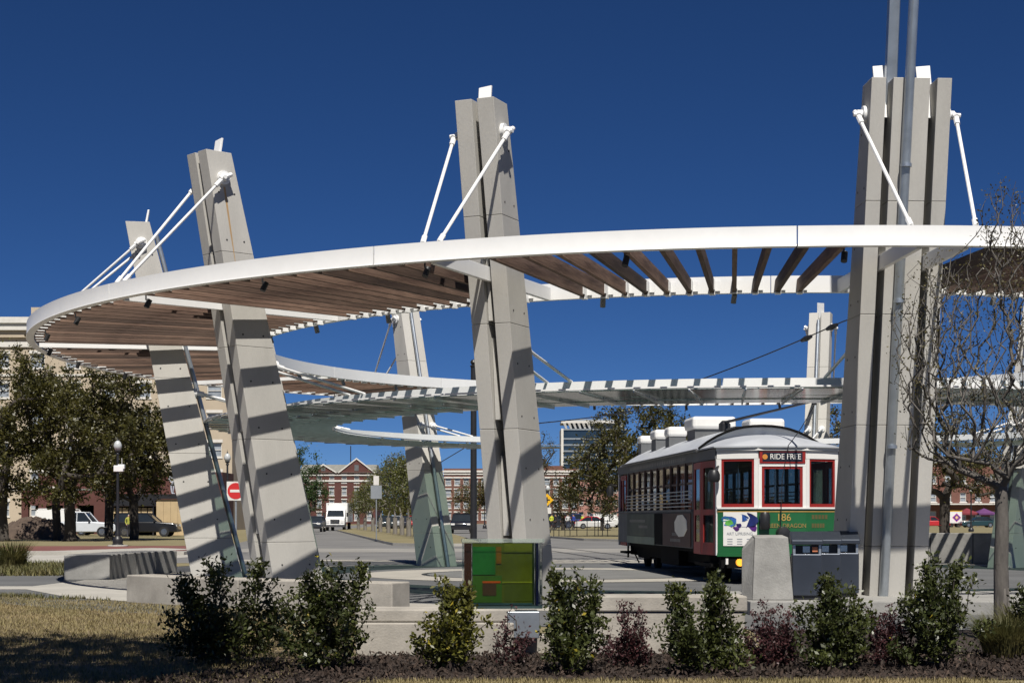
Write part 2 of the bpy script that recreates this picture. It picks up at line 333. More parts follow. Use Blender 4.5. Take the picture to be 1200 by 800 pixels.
def pylon(t, label, dr=0, wide=False, pipe=True, rodspread=None, detail=True):
    root = empty('concrete_pylon', ring(RB + dr, t), -R(t), label=label, cat='pylon', group='leaning concrete pylons round the plaza')
    # tangential slab limits at bottom and top
    if wide: slabs = [(-.60, -.37, -.58, -.37), (-.25, .29, -.265, .265), (.41, .62, .37, .58)]
    else: slabs = [(-.33, -.10, -.32, -.045), (.10, .33, .045, .32)]
    if wide: holes = [(-.37, -.25, -.37, -.265), (.29, .41, .265, .37)]
    else: holes = [(-.10, .10, -.045, .045)]
    ex = slabs[-1][1]
    for sl_ in slabs:
        for z0, z1 in zip(JO[:-1], JO[1:]):
            m = MB(); g = .003
            f = lambda i, z: lerp(sl_[i], sl_[i + 2], z / ZT)
            seg_hexa(m, f(0, z0), f(1, z0), f(0, z1), f(1, z1), RB, z0 + (g if z0 else 0), z1 - (g if z1 < ZT else 0))
            m.build('concrete_panel', concrete, root, bevel=.006)
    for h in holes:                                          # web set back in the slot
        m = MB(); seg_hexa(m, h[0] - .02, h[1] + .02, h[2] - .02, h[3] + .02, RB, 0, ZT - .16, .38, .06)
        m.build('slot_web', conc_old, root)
        if not wide:
            for z0 in (1.1, 2.9, 4.4, 6.1)[:3]:
                m = MB(); y0 = RB - r_out(z0) + .05; z1 = z0 + 1.25; y1 = RB - r_out(z1) + .16
                xw = lerp(.10, .045, z0 / ZT) * .8
                m.hexa([(-xw, y0, z0), (xw * .2, y0, z0), (xw * .2, y0 + .2, z0), (-xw, y0 + .2, z0), (-xw, y1, z1), (-xw * .6, y1, z1), (-xw * .6, y1 + .1, z1), (-xw, y1 + .1, z1)])
                m.build('slot_wedge', concrete, root)
    # form tie holes on both lateral faces, their inner shade painted as dark discs
    if detail:
        m = MB()
        for s_ in (-1, 1):
            for z in [.55 + .8 * i for i in range(9)]:
                for q in (.22, .78):
                    xx = lerp(slabs[-1][1], slabs[-1][3], z / ZT) * s_ if s_ > 0 else lerp(slabs[0][0], slabs[0][2], z / ZT)
                    disc_on(m, (xx, RB - r_out(z) + depth(z) * q, z), (s_, 0, 0), .017)
        tag(m.build('tie_hole_shade', dark_gap, root), kind='stuff')
    # white fins on the head
    for h in holes:
        xm = (h[2] + h[3]) / 2
        m = MB(); yb = RB - 13.9 + .30
        m.hexa([(xm - .10, yb, ZT - .5), (xm + .10, yb, ZT - .5), (xm + .10, yb + .05, ZT - .5), (xm - .10, yb + .05, ZT - .5), (xm - .13, yb + .15, ZT + .28), (xm + .08, yb + .15, ZT + .30), (xm + .08, yb + .19, ZT + .30), (xm - .13, yb + .19, ZT + .28)])
        m.build('head_fin', white, root, bevel=.006)
    # anchors and stay rods to the canopy rim
    za = 7.2
    for s_ in (-1, 1):
        xs = (lerp(slabs[-1][1], slabs[-1][3], za / ZT) if s_ > 0 else -lerp(slabs[0][0], slabs[0][2], za / ZT)) * s_
        ya = RB - r_out(za) + .25
        m = MB(); m.tube([(xs - .01 * s_, ya, za), (xs + .05 * s_, ya, za)], .12, 16)
        an = m.build('anchor_disc', white, root, True)
        m = MB(); m.tube([(xs + .05 * s_, ya, za), (xs + .13 * s_, ya, za)], .065, 10); m.tube([(xs + .13 * s_, ya + .09, za + .05), (xs + .13 * s_, ya - .13, za - .05)], .04, 8)
        m.tube([(xs + .08 * s_, ya - .07, za - .02), (xs + .2 * s_, ya - .07, za - .02)], .035, 8)
        m.build('clevis', white, an, True)
        sp = rodspread if rodspread else .13
        e = Vector((sp * s_, RB + dr - 15.33, 5.28))
        a_ = Vector((xs + .13 * s_, ya - .1, za - .06))
        m = MB(); m.tube([a_, e], .026, 8); d = (e - a_).normalized()
        m.tube([a_, a_ + d * .16], .042, 8); m.tube([e - d * .14, e], .04, 8); m.build('stay_rod', white, root, True)
        # short brackets and rods down to the glass canopy inside
        zi = 4.05; yi = RB - r_out(zi) + depth(zi); xb = .20 * s_ if not wide else .4 * s_
        m = MB(); m.tube([(xb, yi - .02, zi), (xb, yi + .06, zi)], .10, 12); m.tube([(xb, yi + .06, zi), (xb, yi + .2, zi - .03)], .05, 8); m.build('inner_anchor', white, root, True)
        m = MB(); m.tube([(xb, yi + .18, zi - .02), (xb * 1.1, RB + dr - 10.5, 3.66)], .026, 8); m.build('inner_rod', white, root, True)
    if pipe:
        m = MB(); q = [(0.02, RB - r_out(z) + depth(z) + .07, z) for z in (.0, 1.5, 3.0, 4.6, 6.2, ZT - .25)]
        m.tube(q, .05, 10); m.build('downpipe', steel, root, True)
    return root
pylon(80, 'leaning pylon with level shadow bars, nearest the lawn where a white pickup is parked', -.42)
P2 = pylon(48.8, 'leaning pylon with barred shadows, a rust streak under its round anchor')
pylon(23.8, 'leaning pylon with diagonal shadows behind the coloured glass case')
P4 = pylon(-2.75, 'wide upright fluted pylon with a tall steel mast on its front', wide=True, pipe=False, rodspread=.44)
pylon(117.3, 'far leaning pylon largely hidden behind the rust streaked pylon')
pylon(143, 'far leaning pylon standing between the white box truck and the black pole')
pylon(199, 'far pylon rising behind the trolley roof')
pylon(227, 'far leaning pylon standing behind the young bare tree')
# mast on the wide pylon
mast = MB(); zz = [.0, 4, 8, 12]
mast.tube([(-.05, RB - r_out(z) - .10, z + .2) for z in zz], .07, 16)
mast.build('mast', steel, P4, True)
m = MB(); m.hexa([(-.29, RB - 13.55, ZT - .4), (-.13, RB - 13.55, ZT - .4), (-.13, RB - 13.42, ZT - .4), (-.29, RB - 13.42, ZT - .4), (-.30, RB - 14.3, 12), (-.14, RB - 14.3, 12), (-.14, RB - 14.17, 12), (-.30, RB - 14.17, 12)]); m.build('mast_rail', steel, P4, bevel=.01)
for z in (2.4, 4.5, 6.4):
    m = MB(); m.tube([(-.05, RB - r_out(z) - .10, z), (-.05, RB - r_out(z) - .10, z + .05)], .082, 16); m.build('mast_collar', steel, P4, True)
# rust run under one anchor
m = MB(); y_ = RB - r_out(7.1) + .26
m.poly([(.3225, y_ - .02, 7.05), (.3225, y_ + .02, 7.05), (.3245, y_ + .14, 6.3), (.3245, y_ + .11, 6.3)]); m.poly([(.3245, y_ + .11, 6.3), (.3245, y_ + .14, 6.3), (.3262, y_ + .225, 5.75), (.3262, y_ + .215, 5.75)])
m.build('rust_stain', M('rust', (.42, .27, .13), .85), P2)

# ================================================================== TIMBER CANOPY
RO, RI, ZTOP, RD = 15.43, 10.81, EYE + 3.9, .27
can = empty('timber_canopy', (CX, CY, 0), label='great round canopy of weathered timber slats between white steel rims', cat='canopy')
zb = ZTOP - RD
def cprof(r, s_):                                           # channel section opening towards the slats (s_ = -1 opens inward)
    return [(r, ZTOP), (r, zb + .03), (r + .012 * -s_, zb), (r + s_ * .14, zb), (r + s_ * .14, zb + .02), (r + s_ * .025, zb + .02), (r + s_ * .025, ZTOP - .02), (r + s_ * .14, ZTOP - .02), (r + s_ * .14, ZTOP)]
NJ = 16
for k in range(NJ):                                         # rim lengths butt-jointed
    a0, a1 = 2 * pi * k / NJ + .0006 + .08, 2 * pi * (k + 1) / NJ - .0006 + .08
    MB().arc(cprof(RO, -1), a0, a1, 14).build('outer_rim', white, can, True)
    MB().arc([(RI, ZTOP), (RI, zb), (RI + .11, zb), (RI + .11, ZTOP)], a0, a1, 12).build('inner_rim', white, can, True)
NS = 196
m = MB(); m.box(-.036, .036, -(RO - .15), -(RI + .12), zb + .012, zb + .212); slat0 = m.mesh('slat'); slat0.materials.append(wood)
m = MB(); m.box(.037, .049, -(RO - .03), -(RO - .33), zb + .04, zb + .20); m.box(.048, .13, -RO + .03, -RO + .045, zb + .04, zb + .20)
brk0 = m.mesh('bracket'); brk0.materials.append(white); fixn(brk0); fixn(slat0)
m = MB(); m.box(.037, .049, -(RI + .33), -(RI + .03), zb + .04, zb + .20); m.box(.048, .13, -RI - .135, -RI - .122, zb + .04, zb + .20); m.box(-.04, .05, -(RI + .24), -(RI + .10), zb - .028, zb - .004); m.box(.036, .05, -(RI + .24), -(RI + .10), zb - .005, zb + .05)
brk1 = m.mesh('bracket'); brk1.materials.append(white); fixn(brk1)
PYT = [80, 48.8, 23.8, -2.75, 117.3, 143, 199, 227]
rng = random.Random(4)
def has_pylon(td, half):
    for p in PYT:
        d = (td - p + 180) % 360 - 180
        wd = .72 if p == -2.75 else .44
        if abs(d) < half * wd: return True
    return False
for k in range(NS):
    td = 360 * k / NS + .35
    def add_sl(me, nm, par):
        o = bpy.data.objects.new(nm, me); col.objects.link(o); o.parent = par; return o
    if has_pylon(td, 4.45): continue                         # the pylons stand in the gaps
    o = add_sl(slat0, 'slat', can); o.rotation_euler.z = -R(td) + rng.uniform(-.001, .001); o.location.z = rng.uniform(-.006, .006)
    add_sl(brk0, 'bracket', o); add_sl(brk1, 'bracket', o)
for p in PYT:                                               # white radial beams through the pylon slots
    offs = (-.31, .33) if p == -2.75 else (0,)
    for of in offs:
        m = MB(); m.box(of - .035, of + .035, -(RO - .16), -(RI + .16), zb - .02, zb + .2); o = m.build('radial_beam', white, can, bevel=.006); o.rotation_euler.z = -R(p)
sp0 = sp1 = None
for k in range(64):                                         # spot lamps under the rims
    td = k * 360 / 64 + 2.1
    inner = k % 2
    r = RI + .10 if inner else RO - .32
    m = MB(); m.tube([(0, -r, zb - .16), (0.02, -r - (.05 if inner else -.06), zb - .03)], .045, 10); m.tube([(0, -r, zb - .04), (0, -r, zb + .05)], .014, 6)
    if inner and sp1: o = again('spot_lamp', sp1, can)
    elif (not inner) and sp0: o = again('spot_lamp', sp0, can)
    else:
        o = m.build('spot_lamp', spotg if inner else spotb, can, True)
        if inner: sp1 = o
        else: sp0 = o
    o.rotation_euler.z = -R(td)

# ================================================================== GLASS CANOPY
RG, GI, GO, ZG = 10.5, 9.05, 11.85, EYE + 2.29
gc = empty('glass_canopy', (CX, CY, 0), label='lower ring of green glass panes under a curved white beam', cat='canopy')
G0, G1 = -168.0, 156.0                                       # the ring is open where the tracks pass
for k in range(11):
    a0, a1 = R(lerp(G0, G1, k / 11)) + .0008, R(lerp(G0, G1, (k + 1) / 11)) - .0008
    MB().arc([(RG + .05, ZG), (RG + .05, ZG - .15), (RG - .05, ZG - .15), (RG - .05, ZG)], a0, a1, 14).build('ring_beam', white, gc, True)
    MB().arc([(GO + .02, ZG - .225), (GO + .02, ZG - .25), (GO - .05, ZG - .25), (GO - .05, ZG - .225)], a0, a1, 14).build('pane_rail', white, gc, True)
    MB().arc([(GI + .04, ZG - .245), (GI + .04, ZG - .262), (GI - .01, ZG - .262), (GI - .01, ZG - .245)], a0, a1, 14).build('pane_rail', steel, gc, True)
NG = 76; dg_ = R(G1 - G0) / NG; h = dg_ / 2 * .965
def pane_mesh(r1, r0, z):
    m = MB(); m.arc([(r1, z), (r1, z - .012), (r0, z - .018), (r0, z - .006)], -h, h, 3); me = m.mesh('pane'); me.materials.append(glass_green); fixn(me); return me
panes = [pane_mesh(GO - .03, RG + .03, ZG - .262), pane_mesh(RG - .02, 9.78, ZG - .268), pane_mesh(9.80, GI, ZG - .285)]
m = MB(); m.ext([(-GO + .04, ZG - .30), (-GI - .05, ZG - .345), (-GI - .05, ZG - .305), (-RG + .06, ZG - .285), (-GO + .04, ZG - .28)], -.011, .011); m.box(-.03, .03, -RG - .03, -RG + .03, ZG - .30, ZG - .14)
gbr0 = m.mesh('pane_bracket'); gbr0.materials.append(steel); fixn(gbr0)
for k in range(NG):
    t = R(G0) + dg_ * (k + .5)
    for me in panes:
        o = bpy.data.objects.new('pane', me); col.objects.link(o); o.parent = gc; o.rotation_euler.z = -t; o.location.z = rng.uniform(-.004, .004)
    o = bpy.data.objects.new('pane_bracket', gbr0); col.objects.link(o); o.parent = gc; o.rotation_euler.z = -(t + dg_ / 2)

# ================================================================== LOW WALLS AND PLINTHS
def arcwall(name, label, r0, r1, z0, z1, t0, t1, nseg, mat, group=None):
    root = empty(name, ring((r0 + r1) / 2, (t0 + t1) / 2), 0, label=label, cat='wall', group=group)
    c = Vector((CX, CY, 0)) - root.location
    for k in range(nseg):
        a0 = lerp(t0, t1, k / nseg) + .035; a1 = lerp(t0, t1, (k + 1) / nseg) - .035
        m = MB(); m.arc([(r1, z1 - .0), (r1, z0), (r0, z0), (r0, z1)], R(a0), R(a1), 6)
        m.v = [(v[0] + c.x, v[1] + c.y, v[2]) for v in m.v]
        m.build('wall_block', mat, root, bevel=.02)
    return root
arcwall('low_curved_wall', 'pale concrete bench wall at the edge of the dry lawn before the shadow barred pylons', 15.1, 15.62, 0, .46, 25.5, 46.2, 4, concrete2)
arcwall('low_curved_wall', 'low concrete bench wall striped by diagonal slat shadows beside the planting bed', 14.0, 15.0, 0, .56, 86, 106, 4, conc_old)
arcwall('low_curved_wall', 'tall grey curved wall half in shade before the parked cars', 15.2, 15.8, 0, .92, 206, 221, 3, conc_old)
rw = empty('retaining_wall', (.5, 16.5, 0), label='long low retaining wall of pale weathered concrete behind the shrubs', cat='wall')
def rel(root, m): m.v = [(v[0] - root.location.x, v[1] - root.location.y, v[2] - root.location.z) for v in m.v]; return m
rel(rw, MB().box(-1.55, .02, 16.15, 16.75, 0, .335)).build('wall_block', concrete2, rw, bevel=.015)
rel(rw, MB().box(-1.56, .03, 16.2, 16.76, .341, .465)).build('coping', concrete2, rw, bevel=.015)
rel(rw, MB().box(.62, 2.34, 16.35, 16.85, 0, .43)).build('wall_block', concrete2, rw, bevel=.015)
rel(rw, MB().box(.61, 2.36, 16.33, 16.86, .436, .59)).build('coping', concrete2, rw, bevel=.015)
rel(rw, MB().box(.03, .62, 16.5, 16.85, 0, .18)).build('wall_block', concrete2, rw, bevel=.01)
pf = empty('stone_platform', (5.2, 24.4, 0), label='low grey concrete platform under the fluted pylon and litter bins', cat='platform')
for k in range(3): rel(pf, MB().box(3.35 + k * 1.3 + .004, 3.35 + (k + 1) * 1.3 - .004, 22.95, 26.3, 0, .2)).build('platform_slab', conc_old, pf, bevel=.012)
rel(pf, MB().box(7.26, 9.6, 22.95, 26.3, 0, .2)).build('platform_slab', conc_old, pf, bevel=.012)
# tapered concrete pedestal
pd = empty('concrete_pedestal', (3.72, 23.55, .2), label='tapered grey concrete pedestal with a slanted top beside the litter bins', cat='pedestal')
m = MB(); m.hexa([(-.28, -.22, 0), (.31, -.22, 0), (.30, .25, 0), (-.26, .25, 0), (-.24, -.19, .90), (.24, -.19, .90), (.22, .2, .93), (-.22, .2, .93)]); m.build('shaft', conc_old, pd, bevel=.012)
m = MB(); m.hexa([(-.40, .0, 0), (-.283, -.2, 0), (-.265, .24, 0), (-.36, .24, 0), (-.40, .0, .70), (-.245, -.17, .88), (-.225, .2, .91), (-.36, .22, .74)]); m.build('side_wing', conc_old, pd, bevel=.008)
# litter bins in a row
def bin_(loc, rz, label, notice=False):
    b = empty('litter_bin', loc, rz, label=label, cat='bin', group='metal litter bins')
    MB().box(-.21, .21, -.2, .2, .06, .66).build('body', dkbin, b, bevel=.015)
    MB().box(-.18, .18, -.17, .17, 0, .06).build('foot', black, b)
    MB().box(-.19, .19, -.14, .19, .66, .78).build('opening', black, b)
    m = MB()
    for x in (-.2, .165): m.box(x, x + .035, -.19, -.15, .66, .79)
    tag(m.build('opening_post', steel, b), kind='stuff')
    m = MB(); m.ext([(-.235, .79), (.22, .79), (.22, .97), (.1, .98), (-.235, .86)], -.225, .225); m.build('lid', dkbin, b, bevel=.015)
    MB().box(-.06, .04, -.175, -.145, .68, .77).build('ash_tray', chrome, b)
    if notice: MB().box(.075, .15, -.175, -.145, .69, .76).build('notice', M('notice_orange', (.5, .17, .08), .6), b)
bin_((4.25, 23.55, .2), R(-6), 'dark metal litter bin beside the tapered concrete pedestal', True)
bin_((4.60, 23.95, .2), R(-6), 'dark metal litter bin in the middle of the row, in shade')
bin_((4.95, 24.35, .2), R(-6), 'dark metal litter bin against the fluted pylon')

# ------------------------------------------------------------------ coloured glass case
ac = empty('glass_art_case', (-.10, 16.45, .465), R(3), label='glass case holding panels of green, olive and orange coloured glass', cat='display case')
def cg(name, c, clear=.25): 
    return M(name, c, .12, var=.25, scale=3.5, spec=.6, fine=.15, fscale=18)
W0, W1, HH = -.40, .40, .70
MB().box(W0 - .01, W1 + .02, -.13, .16, HH - .035, HH).build('lid', glass('case_lid_glass', (.88, .94, .9), .8, body=(.5, .53, .5)), ac)
MB().box(W0, W1, -.12, .15, 0, .03).build('base', M('case_base', (.03, .05, .05), .3), ac)
for (x0, x1, z0, z1, c, nm) in ((-.30, .30, .03, .655, (.13, .15, .01), 'olive'), ):
    MB().box(x0, x1, -.05, -.035, z0, z1).build('glass_panel', cg('olive_glass', c), ac)
for (x0, x1, z0, z1, d, c) in ((-.30, -.07, .34, .62, .006, (.03, .20, .03)), (-.30, -.005, .06, .33, .004, (.07, .17, .015)), (-.20, -.02, .255, .275, .010, (.75, .12, .01)), (-.20, -.06, .13, .25, .009, (.10, .05, .02)), (.0, .30, .255, .27, .010, (.30, .33, .02)), (-.06, -.01, .45, .62, .008, (.30, .13, .01)), (.02, .30, .56, .655, .005, (.19, .20, .012)), (-.30, .30, .035, .055, .012, (.05, .10, .10)), (.02, .30, .07, .25, .004, (.10, .125, .012))):
    MB().box(x0, x1, -.051 - d, -.051, z0, z1).build('glass_tile', cg('tile_%d' % int(1000 * (x0 + z1)), c), ac)
MB().box(-.385, -.31, -.06, -.045, .03, .655).build('glass_panel', cg('brown_glass', (.09, .03, .015)), ac)
MB().box(.335, .36, -.10, .12, .03, .655).build('glass_panel', cg('navy_glass', (.008, .010, .045)), ac)
MB().box(-.40, -.39, -.11, .14, .03, HH - .036).build('side_pane', glass_clear, ac)
MB().box(.39, .40, -.11, .14, .03, HH - .036).build('side_pane', glass_clear, ac)
MB().box(-.385, .385, -.125, -.117, .03, HH - .036).build('front_pane', glass_clear, ac)
MB().box(-.30, .33, .10, .115, .03, .655).build('glass_panel', cg('dark_green_glass', (.03, .05, .01)), ac)
MB().box(.04, .36, -.28, .1, -.285, -.02).build('plinth', steel, ac, bevel=.008)

# ================================================================== TROLLEY
tr = empty('trolley_car', (5.57, 33.57, 0), math.atan2(.0847, .9964), label='vintage green, red and white trolley car with silver roof, parked on the tracks', cat='trolley')
LEN = 14.1; HW = 1.325
ZF, ZS, ZW, ZC, ZE = .70, 1.52, 2.62, 2.82, 2.84             # panel foot, sill, window head, cornice top
fp = [(-1.27, .38), (-.5, .02), (.5, .02), (1.27, .38)]      # front facets
def fbox(m, i, a, b, z0, z1, o0=0.0, o1=.06):                # slab on facet i from a to b (0..1), o0 outward, o1 inward
    p, q = Vector(fp[i]), Vector(fp[i + 1]); d = (q - p); n = Vector((d.y, -d.x)).normalized()
    A = p + d * a; B = p + d * b
    c = [A + n * o0, B + n * o0, B - n * o1, A - n * o1]
    m.hexa([(v.x, v.y, z0) for v in c] + [(v.x, v.y, z1) for v in c]); return m
# lower dash panel, white belt, posts, headers
m = MB(); [fbox(m, i, -.005, 1.005, ZF - .05, 1.56, .0, .06) for i in range(3)]; dash = m.build('dash_panel', green, tr)
m = MB(); [fbox(m, i, -.01, 1.01, 1.563, 1.60, .03, .06) for i in range(3)]; m.build('belt_rail', cream_w, tr)
m = MB(); [fbox(m, i, -.01, 1.01, 1.50, 1.52, .008, .0) for i in range(3)]; m.build('gold_stripe', gold, tr)
m = MB(); [fbox(m, i, -.01, 1.01, ZF - .12, ZF - .05, .03, .06) for i in range(3)]; m.build('dash_foot', green, tr)
for i, (a, b) in enumerate(((-.02, .10), )): pass
posts = [(0, -.03, .09), (0, .90, 1.0), (1, .0, .07), (1, .93, 1.0), (2, .0, .10), (2, .91, 1.03)]
for i, a, b in posts: m = MB(); fbox(m, i, a, b, 1.60, 2.60, .012, .07); m.build('corner_post', cream_w, tr)
for i in (0, 2): m = MB(); fbox(m, i, -.02, 1.0, 2.60, 2.76, .016, .07); m.build('header', cream_w, tr)
m = MB(); fbox(m, 1, 0, 1, 2.44, 2.50, .014, .06); m.build('header', cream_w, tr)
m = MB(); [fbox(m, i, -.03, 1.03, 2.765, 2.85, .05, .08) for i in range(3)]; m.build('cornice', cream_w, tr)
for i, a, b, zt in ((0, .09, .90, 2.60), (1, .07, .93, 2.44), (2, .10, .91, 2.60)):
    m = MB(); w_ = .055
    fbox(m, i, a, a + w_, 1.60, zt, .0, .05); fbox(m, i, b - w_, b, 1.60, zt, .0, .05); fbox(m, i, a + w_, b - w_, 1.60, 1.67, .0, .05); fbox(m, i, a + w_, b - w_, zt - .05, zt, .0, .05)
    wf = m.build('front_window', red, tr); m = MB(); fbox(m, i, a + w_, b - w_, 1.67, zt - .05, -.02, .026); m.build('pane', glass_clear, wf)
m = MB(); fbox(m, 1, .02, .98, 2.505, 2.76, .03, .05); sb = m.build('destination_sign', red, tr)
m = MB(); fbox(m, 1, .08, .92, 2.54, 2.73, .036, -.02); m.build('sign_board', M('sign_navy', (.012, .016, .03), .35), sb)
text('sign_lettering', 'RIDE FREE', .16, (.06, .02 - .04, 2.635), (R(90), 0, 0), cream_w, sb, .002, sx=.92)
m = MB(); m.tube([(-.37, -.018, 2.635), (-.37, -.024, 2.635)], .055, 14); m.build('sign_emblem', M('emblem_orange', (.55, .22, .04), .5), sb)
text('number_lettering', '186', .21, (.03, .012, 1.385), (R(90), 0, 0), gold, tr, .002)
text('name_lettering', 'GREEN DRAGON', .125, (.06, .012, 1.215), (R(90), 0, 0), M('dark_gold', (.30, .20, .06), .5), tr, .002, sx=.92)
dg = M('faded_gold', (.10, .085, .03), .6)
m = MB()
for zz_, ww in ((1.40, .62), (1.22, .5), (1.04, .4)):
    for k in range(5): fbox(m, 2, .18 + k * ww / 6, .18 + k * ww / 6 + ww / 8, zz_ - .045, zz_ + .045, .004, .0)
tag(m.build('faded_lettering', dg, tr), kind='stuff')
# poster on the left facet
m = MB(); fbox(m, 0, .14, .97, .80, 1.50, .014, .0); po = m.build('poster', cream_w, tr)
pc = [((.02, .10, .35), .28, 1.31, .17), ((.10, .35, .06), .33, 1.27, .12), ((.01, .02, .12), .74, 1.31, .26), ((.10, .02, .20), .86, 1.18, .13), ((.08, .02, .14), .45, 1.15, .09), ((.01, .06, .25), .62, 1.38, .13), ((.02, .16, .20), .18, 1.36, .09), ((.02, .01, .10), .52, 1.22, .08)]
rg = random.Random(2)
for c, a, z, r in pc:
    p, q = Vector(fp[0]), Vector(fp[1]); d = q - p; n = Vector((d.y, -d.x)).normalized(); A = p + d * a + n * (.016 + .001 * rg.random()); dn = d.normalized()
    m = MB(); m.poly([(A.x + dn.x * r * cos(k * pi / 6) * rg.uniform(.6, 1.1), A.y + dn.y * r * cos(k * pi / 6) * rg.uniform(.95, 1.0), z + r * .7 * sin(k * pi / 6) * rg.uniform(.6, 1.1)) for k in range(12)]); m.build('poster_blot', M('ink', c, .5, var=.4, scale=9), po)
ang = math.atan2(fp[1][1] - fp[0][1], fp[1][0] - fp[0][0])
pm = (Vector(fp[0]) + Vector(fp[1])) / 2; nn = Vector((sin(ang), -cos(ang)))
inkm = M('poster_ink', (.25, .27, .3), .5)
text('poster_lettering', 'ART UPRISING', .085, (pm.x + .04 * cos(ang) + nn.x * .017, pm.y + .04 * sin(ang) + nn.y * .017, 1.05), (R(90), 0, ang), inkm, po, .001)
m = MB()
for k in range(3):
    for j in range(3): fbox(m, 0, .24 + k * .24, .37 + k * .24, .83 + j * .05, .85 + j * .05, .0155, -.013)
tag(m.build('poster_small_print', inkm, po), kind='stuff')
# headlamps, gong, bumper
m = MB(); m.lathe([(.0, 0), (.09, .0), (.11, .04), (.11, .30), (.08, .36), (.0, .36)], 14, (-.38, -.05, 1.14)); m.build('covered_headlamp', black, tr, True)
m = MB(); m.tube([(.02, .02, 1.05), (.02, -.10, 1.05)], [.16, .13], 18); m.tube([(.02, -.10, 1.05), (.02, -.12, 1.05)], [.13, .02], 18); m.build('headlamp', black, tr, True)
m = MB(); m.lathe([(.0, 0), (.10, .0), (.13, .05), (.13, .16), (.09, .24), (.0, .26)], 12, (-1.38, .25, 2.12)); m.tube([(-1.38, .25, 2.36), (-1.26, .36, 2.45)], .02, 6); m.build('gong', black, tr, True)
m = MB(); m.tube([(-.88, .10, .46), (-.88, .0, .46)], .075, 14); m.build('marker_lamp', amber, tr, True)
m = MB(); m.cbox((-1.12, .2, .48), (.05, .06, .12)); m.build('step_light', cream_w, tr)
m = MB(); m.prism([(-1.2, .36), (-.5, .0), (.5, .0), (1.2, .36), (1.2, .6), (-1.2, .6)], .34, .56); m.build('bumper', under, tr)
m = MB(); m.box(-.62, .62, -.06, .3, .12, .3); m.build('fender', under, tr)
